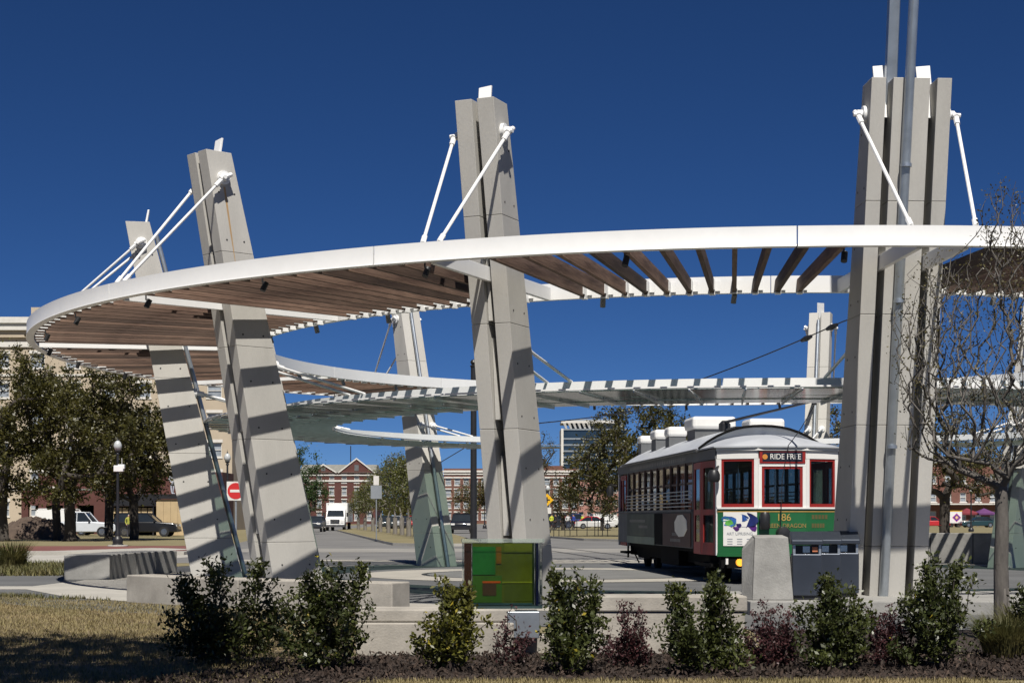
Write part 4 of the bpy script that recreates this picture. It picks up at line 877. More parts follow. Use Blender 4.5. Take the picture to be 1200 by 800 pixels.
# food trailer with bright emblem
ft = empty('food_trailer', (gx(1118, 226), 226, .13), label='small white trailer with a bright diamond emblem on its side', cat='trailer')
MB().box(-.95, .95, -.6, .9, .55, 2.2).build('body', wp, ft, bevel=.04)
MB().box(-.98, .98, -.63, .93, 2.2, 2.3).build('roof_trim', yellow, ft)
for k, (c, r) in enumerate((((.55, .05, .25), .62), ((.03, .04, .30), .5), ((.75, .30, .03), .28), ((.6, .6, .58), .14))):
    m = MB(); m.poly([(.2 + r * cos(a_ * pi / 2), -.605 - .004 * (k + 1), 1.35 + r * sin(a_ * pi / 2)) for a_ in range(4)]); m.build('emblem', M('emblem_%d' % k, c, .5), ft)
wheels(ft, (-.5, .5), 1.2, .3)
# tents
for px, c, lb in ((1133, (.16, .02, .03), 'maroon pop up tent behind the teal sedan'), (1153, (.10, .03, .12), 'purple pop up tent beside the maroon tent')):
    t = empty('pop_up_tent', (gx(px, 242), 242, .13), label=lb, cat='tent'); mt = M('tent_cloth', c, .8)
    for x in (-1.3, 1.3):
        for y in (-1.3, 1.3): MB().tube([(x, y, 0), (x, y, 2.0)], .03, 6).build('leg', steel, t)
    m = MB(); b4 = [(-1.4, -1.4, 2.0), (1.4, -1.4, 2.0), (1.4, 1.4, 2.0), (-1.4, 1.4, 2.0)]
    for i in range(4): m.poly([b4[i], b4[(i + 1) % 4], (0, 0, 2.75)]); a_, b_ = b4[i], b4[(i + 1) % 4]; m.poly([a_, b_, (b_[0], b_[1], 1.75), (a_[0], a_[1], 1.75)])
    m.build('canopy', mt, t)

# ================================================================== PEOPLE (far off)
def person(label, loc, rz, top, legs, skin=(.35, .2, .14), hat=None, h=1.72, bend=0):
    # connected skeleton grown with a skin modifier
    J = {'pel': (0, 0, .95), 'ch': (0, -.02 + bend * .3, 1.32), 'nk': (0, bend * .5, 1.48), 'hd': (0, -.02 + bend * .6, 1.60), 'tp': (0, -.01 + bend * .65, 1.70)}
    V = [(0, 0, .95), (0, bend * .3, 1.28), (0, bend * .5, 1.46), (0, bend * .6 - .02, 1.56), (0, bend * .62 - .02, 1.66)]; Ed = [(0, 1), (1, 2), (2, 3), (3, 4)]; Rr = [.15, .17, .06, .10, .075]
    for s_ in (-1, 1):
        b = len(V); V += [(s_ * .10, 0, .86), (s_ * .11, -.04 * s_, .48), (s_ * .12, .03 * s_, .07), (s_ * .13, -.14, .04)]; Rr += [.10, .07, .05, .045]; Ed += [(0, b), (b, b + 1), (b + 1, b + 2), (b + 2, b + 3)]
        b = len(V); V += [(s_ * .21, bend * .4, 1.39), (s_ * .27, .03 + bend * .3, 1.12), (s_ * .25, -.12 + bend * .4, .92), (s_ * .24, -.17 + bend * .4, .84)]; Rr += [.065, .05, .04, .035]; Ed += [(1, b), (b, b + 1), (b + 1, b + 2), (b + 2, b + 3)]
    me = bpy.data.meshes.new('body'); me.from_pydata(V, Ed, [])
    ob = bpy.data.objects.new('body', me); col.objects.link(ob)
    ob.modifiers.new('skin', 'SKIN')
    for i, sv in enumerate(me.skin_vertices[0].data): sv.radius = (Rr[i], Rr[i]); sv.use_root = (i == 0)
    sub = ob.modifiers.new('sub', 'SUBSURF'); sub.levels = 1; sub.render_levels = 1
    me2 = bpy.data.meshes.new_from_object(ob.evaluated_get(bpy.context.evaluated_depsgraph_get())); bpy.data.objects.remove(ob)
    for c in (skin, top, legs, hat or (.03, .02, .015)): me2.materials.append(M('person_cloth', c, .8))
    for p in me2.polygons:
        z = p.center.z; ax = abs(p.center.x); p.use_smooth = True
        p.material_index = (3 if z > 1.62 else 0) if z > 1.47 else (0 if (ax > .2 and z < .95) else (1 if z > .93 else 2))
    o = bpy.data.objects.new('person', me2); col.objects.link(o); o.location = loc; o.rotation_euler.z = rz
    return tag(o, label, 'person')
ppl = [(646.5, 175, (.50, .55, .05), (.03, .03, .04), None, 'person in a yellow green vest beside the coloured case pylon'), (651, 178, (.02, .02, .025), (.02, .02, .03), None, 'person dressed all in black beyond the far fence'),
       (660, 176, (.20, .02, .03), (.02, .02, .03), (.6, .6, .58), 'person in a dark red shirt and white cap beyond the fence'), (665.5, 177, (.5, .5, .5), (.03, .04, .08), (.6, .6, .58), 'person in a white shirt and white cap beyond the fence'),
       (672, 179, (.02, .05, .28), (.03, .03, .04), None, 'person in a blue shirt beyond the far fence'), (682.5, 200, (.45, .60, .06), (.05, .05, .06), None, 'person in a bright lime vest behind the white sedan')]
for px, Y, t_, l_, h_, lb in ppl: person(lb, (gx(px, Y), Y, .13), R(random.Random(px).uniform(-60, 60)), t_, l_, hat=h_)
person('worker in a yellow vest by the black vehicle and hoarding', (gx(151, 120), 120, 0), R(40), (.30, .31, .05), (.04, .04, .05), hat=(.5, .5, .45))

# ================================================================== BUILDINGS
def building(name, label, x0, x1, Y, dep, H, cols, rows, wall, win_mat, winw, winh, z_first, dz, frame=trim, sill=True, cat='building', lintel=None, skip=None):
    root = empty(name, ((x0 + x1) / 2, Y, 0), label=label, cat=cat); w2 = (x1 - x0) / 2
    xs = [-w2 + (i + .5) * (2 * w2) / cols for i in range(cols)]; zs = [z_first + i * dz for i in range(rows)]
    m = MB(); prev = 0
    for z in zs:                                             # spandrel bands and piers leave real openings
        m.box(-w2, w2, 0, .35, prev, z); xp = -w2
        for x in xs: m.box(xp, x - winw / 2, 0, .35, z, z + winh); xp = x + winw / 2
        m.box(xp, w2, 0, .35, z, z + winh); prev = z + winh
    m.box(-w2, w2, 0, .35, prev, H)
    m.box(-w2, w2, .8, dep, 0, H - .01); m.box(-w2, -w2 + .3, .35, .8, 0, H - .01); m.box(w2 - .3, w2, .35, .8, 0, H - .01)
    m.build('wall', wall, root)
    f = MB(); t = .09
    f.box(-winw / 2, -winw / 2 + t, .16, .26, 0, winh); f.box(winw / 2 - t, winw / 2, .16, .26, 0, winh); f.box(-winw / 2 + t, winw / 2 - t, .16, .26, 0, t); f.box(-winw / 2 + t, winw / 2 - t, .16, .26, winh - t, winh); f.box(-winw / 2 + t, winw / 2 - t, .17, .25, winh * .5 - t / 2, winh * .5 + t / 2)
    if sill: f.box(-winw / 2 - .12, winw / 2 + .12, -.08, .2, -.16, -.001)
    if lintel: f.box(-winw / 2 - .12, winw / 2 + .12, -.05, .1, winh + .002, winh + lintel)
    fm = f.mesh('window'); fm.materials.append(frame); fixn(fm)
    pm_ = MB().box(-winw / 2 + .02, winw / 2 - .02, .27, .29, .02, winh - .02).mesh('pane'); pm_.materials.append(win_mat)
    for r_, z in enumerate(zs):
        for c_, x in enumerate(xs):
            if skip and skip(c_, r_): continue
            o = bpy.data.objects.new('window', fm); col.objects.link(o); o.parent = root; o.location = (x, 0, z)
            q = bpy.data.objects.new('pane', pm_); col.objects.link(q); q.parent = o
    return root, w2
# cream block on the left
b, w2 = building('cream_building', 'large cream stone building with a white cornice behind the oak trees', gx(-60, 190), gx(272, 190), 190, 18, 23.2, 8, 6, cream, glass_pale, 1.7, 1.7, 1.6, 3.45, lintel=.35)
for k, (z0, z1, d) in enumerate(((21.3, 21.9, .2), (22.4, 23.2, .45), (23.21, 24.0, .8), (24.01, 24.7, 1.05))): MB().box(-w2 - d, w2 + d, -d, 1, z0, z1).build('cornice', trim if k != 1 else cream, b)
MB().box(-w2 + 9, -w2 + 10.4, 2, 4, 24.7, 26.2).build('chimney', cream, b)
for z in (4.6, 17.9): MB().box(-w2 - .05, w2 + .05, -.12, .02, z, z + .25).build('string_course', trim, b)
# low brick range with openings, hoarding, shed
lb_ = empty('brick_outbuilding', (gx(110, 142), 142, 0), label='low red brick building with dark open bays behind the parked pickup', cat='building')
def bx(m, p0, p1, y0, y1, zt, zb_=0): m.box(gx(p0, 142) - lb_.location.x, gx(p1, 142) - lb_.location.x, y0, y1, zb_, zt)
m = MB(); bx(m, 25, 128, 0, .4, 3.8, 2.5); 
for p0, p1 in ((25, 33), (45, 54), (74, 91), (110, 128)): bx(m, p0, p1, 0, .4, 2.5)
bx(m, 25, 260, 5, 6, 5.4); bx(m, 128, 260, .2, 5, 5.4); m.build('wall', brick, lb_)
m = MB(); bx(m, 24, 128, -.05, 5, 3.95, 3.82); m.build('roof', roofm, lb_)
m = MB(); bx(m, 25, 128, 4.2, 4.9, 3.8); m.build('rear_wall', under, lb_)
m = MB(); bx(m, 56, 71, -.12, .0, 4.15, 4.0); m.build('sign_strip', trim, lb_)
ho = empty('plywood_hoarding', (gx(199, 127), 127, 0), label='plywood hoarding panels under a black beam beside the black vehicle', cat='hoarding')
for k in range(4): MB().box(-1.05 + k * .56, -1.05 + k * .56 + .545, 0, .04, .05, 2.85).build('plywood_panel', ply, ho)
MB().box(-1.2, 2.5, -.15, .4, 2.9, 3.25).build('header_beam', black, ho)
for k in range(3): MB().box(1.22 + k * .56, 1.22 + k * .56 + .545, 0, .04, .05, 2.85).build('plywood_panel', ply, ho)
sh = empty('site_shelter', (gx(157, 129), 129, 0), label='dark roofed timber site shelter behind the black vehicle', cat='shelter')
MB().box(-2.1, 1.6, -.3, 2.5, 2.35, 3.3).build('roof', black, sh)
for k in range(7): MB().box(-1.9 + k * .5, -1.9 + k * .5 + .42, .0, .06, 1.75, 2.2).build('plank', ply, sh)
for x in (-1.9, -1.2, -.6): MB().box(x, x + .3, .02, .1, .2, 1.7).build('board', ply, sh)
for x in (-2.0, 0, 1.5): MB().box(x, x + .1, -.2, -.1, 0, 2.35).build('post', black, sh)
MB().box(-2.1, 1.6, 1.5, 1.6, 0, 2.34).build('rear_wall', under, sh)
person('worker in white standing on the black beam above the plywood hoarding', (gx(202, 127.1), 127.1, 3.25), R(70), (.55, .57, .6), (.4, .42, .48), hat=(.6, .6, .58), bend=.3)
# dug earth
me = bpy.data.meshes.new('earth_mound'); n = 26; rr = random.Random(7); V = []; F = []
for i in range(n):
    for j in range(n):
        u, v = i / (n - 1) * 2 - 1, j / (n - 1) * 2 - 1; h_ = max(0, 1 - u * u) * max(0, 1 - v * v); V.append((u * 2.6, v * 1.6, 1.45 * h_ ** .6 * rr.uniform(.78, 1.1)))
for i in range(n - 1):
    for j in range(n - 1): F.append((i * n + j, (i + 1) * n + j, (i + 1) * n + j + 1, i * n + j + 1))
me.from_pydata(V, [], F); o = link('earth_mound', me, dirt); o.location = (gx(42, 108), 108, -.02); tag(o, 'mound of dug brown earth beside the dark oak trunks', 'earth mound')
# gabled brick apartments
b, w2 = building('brick_apartments', 'red brick apartment house with white edged gables down the street', gx(352, 380), gx(440, 380), 380, 14, 12.0, 6, 4, brick, glass_pale, 1.15, 1.9, .9, 2.9, lintel=.25)
for xc, hw_, ht in ((gx(379, 380) - b.location.x, 2.9, 1.7), (gx(418, 380) - b.location.x, 4.0, 3.1)):
    m = MB(); m.ext([(xc - hw_, 12.0), (xc + hw_, 12.0), (xc, 12.0 + ht)], -.3, 6, 'y'); gb = m.build('gable', brick, b)
    for s_ in (-1, 1):
        m = MB(); m.hexa([(xc + s_ * hw_ * 1.06, -.5, 11.85), (xc + s_ * hw_ * 1.06, -.3, 11.85), (xc + s_ * hw_ * 1.06, -.3, 12.15), (xc + s_ * hw_ * 1.06, -.5, 12.15), (xc, -.5, 12.0 + ht), (xc, -.3, 12.0 + ht), (xc, -.3, 12.35 + ht), (xc, -.5, 12.35 + ht)]); m.build('bargeboard', trim, gb)
    MB().box(xc - .5, xc + .5, -.36, -.28, 12.4, 12.4 + ht * .45).build('gable_vent', slate, gb)
m = MB(); m.hexa([(-w2 - .3, -.4, 12.001), (w2 + .3, -.4, 12.001), (w2 + .3, 13, 12.001), (-w2 - .3, 13, 12.001), (-w2, 4, 14.0), (w2, 4, 14.0), (w2, 9, 14.0), (-w2, 9, 14.0)]); m.build('roof', roofm, b)
MB().box(-w2 - .1, w2 + .1, -.15, .0, 9.9, 10.3).build('string_course', trim, b); MB().box(-w2 - .1, w2 + .1, -.2, .0, 11.3, 11.55).build('string_course', trim, b)
m = MB(); m.tube([(gx(408, 380) - b.location.x, 6, 14), (gx(408, 380) - b.location.x, 6, 18.5)], .12, 6); m.build('roof_mast', black, b)
# three storey brick block
b, w2 = building('brick_block', 'long three storey brick building with white cornice behind the car park', gx(520, 420), gx(678, 420), 420, 14, 13.2, 15, 4, brick2, glass_pale, 1.5, 1.9, 1.0, 2.95, lintel=.3)
for z0, z1, d in ((12.6, 12.9, .2), (13.2, 13.7, .4), (11.7, 12.0, .15)): MB().box(-w2 - d, w2 + d, -d, .6, z0 + .001, z1).build('cornice', trim, b)
MB().box(-w2, w2, -.1, 1, 13.702, 14.2).build('parapet', brick2, b); MB().box(w2 - 9, w2 - 4, -.1, 1, 14.2, 14.9).build('parapet', brick2, b)
# glass tower
tw = empty('office_tower', (gx(697, 900), 900, 0), label='dark glass office tower with a flared white crown beyond the oak', cat='building')
MB().box(-17.5, 17.5, .5, 30, 0, 50).build('core', towerg, tw)
for k in range(13): MB().box(-17.6, 17.6, .1, .6, 4 + k * 3.4, 4.9 + k * 3.4).build('floor_band', towerm, tw)
MB().box(-18.6, -17.3, -.3, 30, 0, 50.9).build('edge_pier', trim, tw)
MB().box(-18, 18, 0, 30, 50, 50.8).build('parapet', towerm, tw)
for k in range(6): MB().hexa([(-16 + k * 2.6, 2, 50.8), (-15 + k * 2.6, 2, 50.8), (-15 + k * 2.6, 4, 50.8), (-16 + k * 2.6, 4, 50.8), (-17.5 + k * 2.6, 1, 54), (-16 + k * 2.6, 1, 54), (-16 + k * 2.6, 4, 54), (-17.5 + k * 2.6, 4, 54)]).build('crown_fin', trim, tw)
MB().box(-18.5, 12, 1, 26, 54, 55.2).build('crown_slab', trim, tw); MB().box(-13, 16, 6, 26, 50.8, 56.4).build('crown_core', towerm, tw)
building('pink_building', 'pink masonry building at the foot of the office tower', gx(676, 440), gx(745, 440), 440, 12, 11.8, 7, 3, pinkm, glass_dark, 1.3, 1.6, 1.5, 3.4)
b, w2 = building('brown_brick_house', 'brown brick building with paired windows behind the maroon tent', gx(1050, 262), gx(1260, 262), 262, 12, 10.2, 12, 3, brick2, glass_pale, 1.0, 1.5, 1.0, 3.0)
MB().box(-w2 - .3, w2 + .3, -.4, 12.4, 10.2, 10.6).build('roof', roofm, b)
MB().box(-w2, w2, -1.6, -.01, 3.55, 3.75).build('porch_canopy', trim, b)

# ================================================================== PLANTS
def quads_mesh(name, V, mat, tri=False):
    n = len(V) // (3 if tri else 4); k = 3 if tri else 4
    me = bpy.data.meshes.new(name); me.vertices.add(len(V)); me.vertices.foreach_set('co', np.asarray(V, np.float32).ravel())
    me.loops.add(n * k); me.loops.foreach_set('vertex_index', np.arange(n * k, dtype=np.int32))
    me.polygons.add(n); me.polygons.foreach_set('loop_start', np.arange(0, n * k, k, dtype=np.int32)); me.polygons.foreach_set('loop_total', np.full(n, k, np.int32))
    me.update(calc_edges=True); me.materials.append(mat); return me
def leaves(P, size, g, up=.35, asp=.5):
    """a folded diamond leaf at each point"""
    n = len(P); a = g.normal(size=(n, 3)); a[:, 2] += up; a /= np.linalg.norm(a, axis=1)[:, None] + 1e-9
    b = g.normal(size=(n, 3)); b -= a * (a * b).sum(1)[:, None]; b /= np.linalg.norm(b, axis=1)[:, None] + 1e-9
    s_ = size * g.uniform(.6, 1.25, (n, 1)); c = np.cross(a, b)
    V = np.stack([P, P + (a * .55 + b * asp * .5 + c * .1) * s_, P + a * s_, P + (a * .55 - b * asp * .5 + c * .1) * s_], 1)
    return V.reshape(-1, 3)
def grow(base, attract, g, r_tip=.012, r_base=None, step=.5, jit=.12, sides=5, expo=.5, start=None, upw=.35):
    """branches from the trunk towards every attractor; returns MB and end nodes"""
    nodes = [np.array(p, float) for p in (start or [base])]; par = [-1] + list(range(len(nodes) - 1)); cnt = [0] * len(nodes)
    b0 = nodes[-1]; order = np.argsort(np.linalg.norm(attract - b0, axis=1)); tips = []
    arr = np.array(nodes)
    for i in order:
        A = attract[i]; d = np.linalg.norm(arr - A, axis=1) + upw * np.maximum(0, arr[:, 2] - A[2] + .1 + (.25 * np.linalg.norm((arr - A)[:, :2], axis=1) if upw > 1 else 0)); 
        lo = max(0, len(start) - 2) if start else 0
        j = lo + int(np.argmin(d[lo:])); L = np.linalg.norm(A - arr[j]); k = max(1, int(L / step)); p = arr[j]; pj = j; new = []
        for q in range(1, k + 1):
            pt = arr[j] + (A - arr[j]) * q / k
            if q < k: pt = pt + g.normal(size=3) * jit * step + np.array([0, 0, (.12 if upw < 1 else -.06) * L * sin(pi * q / k)])
            par.append(pj); cnt.append(0); nodes.append(pt); new.append(pt); pj = len(nodes) - 1
        arr = np.vstack([arr, np.array(new)]); tips.append(pj)
    for t in tips:
        q = t
        while q >= 0: cnt[q] += 1; q = par[q]
    rad = [r_tip * max(1, c) ** expo for c in cnt]
    if r_base:
        ns = len(start); rad = [max(r, r_base * (1.1 - .35 * i / ns)) if i < ns else min(r, r_base * .8) for i, r in enumerate(rad)]
    m = MB()
    for i in range(1, len(nodes)):
        if par[i] >= 0:
            ra = min(rad[par[i]], rad[i] * 1.35 + .002); m.tube([nodes[par[i]], nodes[i]], [ra, rad[i]], 10 if rad[i] > .06 else (sides if rad[i] > .03 else 4), False)
    return m, arr, tips
def ell(g, n, c, r, hollow=.0, low=-1):
    out = []
    while len(out) < n:
        p = g.uniform(-1, 1, 3); q = np.linalg.norm(p)
        if q <= 1 and q >= hollow and p[2] >= low: out.append(np.array(c) + p * np.array(r))
    return np.array(out)
def tree(name, label, loc, crowns, natt, nleaf, lsize, lmat, bmat, seed, trunk_r, trunk_h, spread, lean=(0, 0), group=None, r_tip=.015, cat='tree', step=.6, asp=.55, expo=.5, jit=.14, upw=.35):
    g = np.random.default_rng(seed); root = empty(name, loc, 0, label=label, cat=cat, group=group)
    tot = sum(c[2] if len(c) > 2 else 1 for c in crowns)
    att = np.vstack([ell(g, max(4, int(natt * (c[2] if len(c) > 2 else 1) / tot)), c[0], c[1], .25) for c in crowns])
    st = [(0, 0, -.05)] + [(lean[0] * k / 4 + g.normal() * .03 * trunk_h * .3, lean[1] * k / 4, trunk_h * k / 4) for k in range(1, 5)]
    m, nodes, tips = grow(None, att, g, r_tip, trunk_r, step, jit, 6, expo, st, upw)
    m.lathe([(trunk_r * 1.5, -.05), (trunk_r * 1.12, .25), (trunk_r, .6)], 8)
    m.build('trunk', bmat, root, 'all')
    T = nodes[[t for t in tips]]
    cl = T[g.integers(0, len(T), nleaf)] + g.normal(size=(nleaf, 3)) * spread * g.choice([.45, 1.0], (nleaf, 1))
    o = link('crown', quads_mesh('crown', leaves(cl, lsize, g, .3, asp), lmat), None, root); o['kind'] = 'stuff'
    return root
def px2(px, py, Y): v = at(px, py, Y); return v
# oaks on the left lawn
def oak(px, Y, label, cr, seed, tr_=.28, th=2.6, n=9000, natt=120, lm=leaf_oak, ls=.22, group='oaks beyond the lawn', bm=bark, spread=.36, zb_=0, name='oak_tree', **k):
    X = gx(px, Y); crowns = []
    for (cx, cy, rx, rz) in cr:
        c = at(cx, cy, Y); crowns.append(((c.x - X, 0, c.z - zb_), (rx / FPX * Y, rx / FPX * Y * .9, rz / FPX * Y), rx * rz))
    return tree(name, label, (X, Y, zb_), crowns, natt, n, ls, lm, bm, seed, tr_, th, spread, group=group, **dict(dict(r_tip=.026), **k))
oak(4, 97, 'dark oak at the edge of the dug earth, cut by the picture border', [(-5, 475, 75, 60), (20, 440, 48, 36), (20, 545, 60, 45)], 1, .3, 3.0, 14000, 130)
oak(66, 101, 'slim trunked oak between the earth mound and the white pickup', [(60, 500, 62, 50), (55, 460, 45, 36)], 2, .2, 3.0, 9500, 95)
oak(82, 97, 'thick trunked oak before the white pickup', [(105, 505, 75, 55), (125, 458, 55, 30), (90, 555, 70, 32)], 3, .34, 2.6, 16000, 150)
oak(128, 106, 'straight grey trunked oak behind the street lamp with camera box', [(140, 530, 50, 42), (125, 495, 45, 32)], 4, .25, 3.2, 9000)
oak(157, 103, 'forked oak before the black vehicle and the hoarding', [(172, 530, 58, 45), (190, 500, 38, 30), (150, 562, 55, 25)], 5, .22, 2.4, 12000, 120)
oak(738, 112, 'dense dark oak crown rising behind the trolley', [(745, 525, 68, 58), (725, 545, 70, 42), (775, 500, 40, 30), (690, 560, 35, 30)], 6, .35, 2.6, 16000, 240)
oak(1107, 128, 'dark oak behind the fluted pylon with parked cars beyond', [(1105, 530, 75, 48), (1040, 515, 60, 42), (1160, 545, 60, 40), (975, 505, 40, 26)], 7, .34, 2.8, 15000, 240, zb_=.13)
oak(350, 140, 'bright green leafy tree close beside the rust streaked pylon', [(352, 560, 26, 42), (360, 580, 24, 24)], 8, .16, 2.0, 8000, 110, leaf_green, .17, None, name='leafy_tree', spread=.3)
oak(634, 152, 'small thin crowned tree half hidden by the coloured case pylon', [(628, 530, 26, 24), (636, 560, 18, 26)], 9, .12, 2.6, 1800, 80, leaf_oak, .16, None, name='small_tree', spread=.3)
oak(552, 172, 'tan leaved small tree behind the tall black pole', [(552, 582, 24, 22), (570, 575, 20, 16)], 10, .13, 1.6, 5000, 80, leaf_tan, .2, None, name='small_tree', spread=.4)
oak(660, 168, 'tan and green small tree before the brick block', [(662, 588, 20, 18), (672, 578, 16, 14)], 11, .10, 1.3, 3600, 70, leaf_oak, .18, None, name='small_tree', spread=.35, zb_=.13)
oak(706, 165, 'round green small tree close to the rear of the trolley', [(703, 586, 17, 20), (714, 590, 16, 16)], 12, .10, 1.3, 3800, 70, leaf_oak, .18, None, name='small_tree', spread=.35, zb_=.13)
rs = random.Random(5)
for k, (px, Y, top) in enumerate(((428, 170, 566), (437, 158, 556), (446, 148, 545), (455, 138, 538), (463, 128, 530), (471, 121, 538), (479, 114, 533), (487, 108, 545), (494, 101, 552), (420, 182, 575))):
    h2 = (612 - top) / 2
    oak(px, Y, 'slender grey stemmed street tree, %s along the verge from the far leaning pylon' % ['eighth' if px == 437 else 'ninth', 'eighth', 'seventh', 'sixth', 'fifth', 'fourth', 'third', 'second', 'first', 'tenth'][k], [(px, top + h2 * .8, 13, h2 * .8), (px + rs.uniform(-6, 6), top + h2 * .35, 8, h2 * .4)], 20 + k, .07, 1.3, 2300, 130, leaf_new, .16, 'slender trees on the verge', bark_lt, .30, .13, name='street_tree', r_tip=.016)
# young tree in front of the rim
leaf_twig = leafmat('twig_leaves', (.06, .055, .018), (.12, .10, .035), .3)
bark_y = M('young_bark', (.105, .095, .085), .9, var=.4, scale=9, stretch=(1, 1, .3), bump=.4, bscale=30)
yt = tree('young_tree', 'young nearly bare tree with a few small leaves before the canopy rim', (5.41, 18, 0), [((-.12, 0, 3.2), (1.05, .8, 1.3), 6), ((.02, 0, 4.5), (.30, .3, .66), 1.0), ((-.80, 0, 3.3), (.42, .5, 1.0), 1.6), ((.6, 0, 3.6), (.8, .6, 1.2), 3), ((-.3, 0, 2.35), (.85, .6, .5), 1.6)], 1700, 6500, .034, leaf_twig, bark_y, 40, .082, 1.72, .06, r_tip=.0023, step=.15, expo=.45, jit=.06, upw=1.6)
# trees behind the camera whose shade lies on the lawn
tree('shade_tree', 'broad tree behind the camera shading the near lawn', (-6.8, 8.6, 0), [((1.2, .6, 9.2), (3.6, 3.4, 2.3), 3), ((3.4, .2, 10.5), (2.2, 2.4, 1.8), 1)], 200, 9000, .26, leaf_oak, bark, 41, .3, 5.5, .55)
# far wood closing the horizon
g = np.random.default_rng(9); n = 26000
P = np.c_[g.uniform(-190, 260, n), g.uniform(520, 600, n), np.zeros(n)]; hh = 6 + 2.5 * np.sin(P[:, 0] * .11) + 1.6 * np.sin(P[:, 0] * .37 + 1); P[:, 2] = hh * g.uniform(0, 1, n) ** .7
o = link('far_wood', quads_mesh('far_wood', leaves(P, 1.7, g, .3, .7), leaf_oak), None); tag(o, 'distant band of trees closing the horizon', 'woodland', kind='stuff')

# shrubs in the mulch bed
def shrub(px, base_y, top_y, half, label, seed, mat, nleaf, lsize, natt=150, arms=(), sparse=1, name='leafy_shrub', group='shrubs along the mulch bed', bm=bark, asp=.5, yel=0):
    b = gnd(px, base_y); Y = b.y; s_ = Y / FPX; h = (base_y - top_y) * s_; w = half * s_ * 1.08; nleaf = int(nleaf * 1.6); g = np.random.default_rng(seed)
    root = empty(name, b, 0, label=label, cat='shrub', group=group)
    att = []; ns = int(natt / 4.6)
    for k in range(ns):
        q = g.uniform(0, 1) ** .55; a_ = g.uniform(0, 2 * pi); bl = 1 + .22 * sin(2 * a_ + seed) + .15 * sin(3 * a_ + 2 * seed)
        e = np.array([w * .98 * q * cos(a_) * bl, w * .8 * q * sin(a_), h * (1.0 - .62 * q * q) * g.uniform(.72, 1.03)])
        if g.uniform() < .25: e[2] *= .55
        for t in (.42, .58, .74, .88, 1.0): att.append((e * np.array([t ** .8, t ** .8, t ** 1.15]) + g.normal(size=3) * .022)[None])
    for (ax, ay, ar) in arms:
        v = at(ax, ay, Y) - b; e = np.array([v.x, g.normal() * .05, v.z])
        for t in (.45, .6, .7, .8, .87, .93, 1.0): att.append((e * np.array([t, t, t ** 1.1]) + g.normal(size=(3, 3)) * .02))
    A = np.vstack(att); A[:, 2] = np.maximum(A[:, 2], .06)
    m, nodes, tips = grow(None, A, g, .0028, .022, .09, .12, 5, .45, [(0, 0, -.02), (0, 0, .03), (0, 0, .07)])
    m.build('stem', bm, root)
    T = nodes[tips]; i = g.integers(0, len(T), nleaf); cl = T[i] + g.normal(size=(nleaf, 3)) * .030 * (w / .4)
    # some leaves on the twigs behind each tip
    cl = cl[cl[:, 2] > .02]
    o = link('foliage', quads_mesh('foliage', leaves(cl, lsize, g, .55, asp), mat), None, root); o['kind'] = 'stuff'
    if yel:
        cy = T[g.integers(0, len(T), yel)] + g.normal(size=(yel, 3)) * .04; o = link('yellow_leaf', quads_mesh('yellow_leaf', leaves(cy, lsize, g, .5, asp), leaf_yel), None, root); o['kind'] = 'stuff'
shrub(268, 778, 650, 66, 'dark green shrub with a raised side branch before the pale bench wall', 51, leaf_bush, 4200, .055, 190, arms=((213, 684, 10), (222, 705, 9), (303, 665, 8)))
shrub(388, 787, 657, 54, 'green shrub with reddish top shoots at the end of the pale bench wall', 52, leaf_bush, 3600, .052, 170, arms=((360, 680, 9), (425, 668, 9), (372, 700, 9)), yel=60)
shrub(530, 788, 676, 44, 'yellow green shrub under the coloured glass case', 53, leaf_bush_y, 2900, .052, 150, arms=((548, 690, 9),), yel=110)
shrub(672, 790, 660, 46, 'pointed bright green shrub to one side of the coloured glass case', 54, leaf_bush, 3300, .05, 160, arms=((650, 672, 8), (697, 690, 8)), yel=70)
shrub(824, 790, 670, 58, 'broad dark green shrub before the trolley door', 55, leaf_bush, 4000, .05, 180, arms=((790, 690, 9), (840, 680, 9)), yel=20)
shrub(978, 786, 666, 48, 'rounded green shrub before the litter bins', 56, leaf_bush, 3700, .05, 170, arms=((970, 680, 9),))
shrub(1100, 784, 652, 54, 'tall green shrub before the fluted pylon', 57, leaf_bush, 4000, .05, 180, arms=((1085, 668, 9), (1125, 665, 9)), yel=15)
shrub(1214, 770, 650, 34, 'green shrub cut by the picture border behind the grass tuft', 58, leaf_bush, 2200, .05, 120)
shrub(598, 782, 716, 30, 'sparse grey purple twiggy shrub beside the glass case plinth', 61, leaf_red, 520, .035, 130, name='purple_shrub', group='low purple shrubs')
shrub(736, 782, 700, 34, 'airy purple shrub between two green shrubs before the taller wall', 62, leaf_red, 1700, .036, 170, name='purple_shrub', group='low purple shrubs')
shrub(905, 782, 704, 38, 'dense purple shrub between the trolley door shrub and the bin shrub', 63, leaf_red, 2600, .036, 190, name='purple_shrub', group='low purple shrubs')
shrub(1040, 782, 702, 28, 'purple shrub between the bin shrub and the fluted pylon shrub', 64, leaf_red, 1700, .036, 150, name='purple_shrub', group='low purple shrubs')
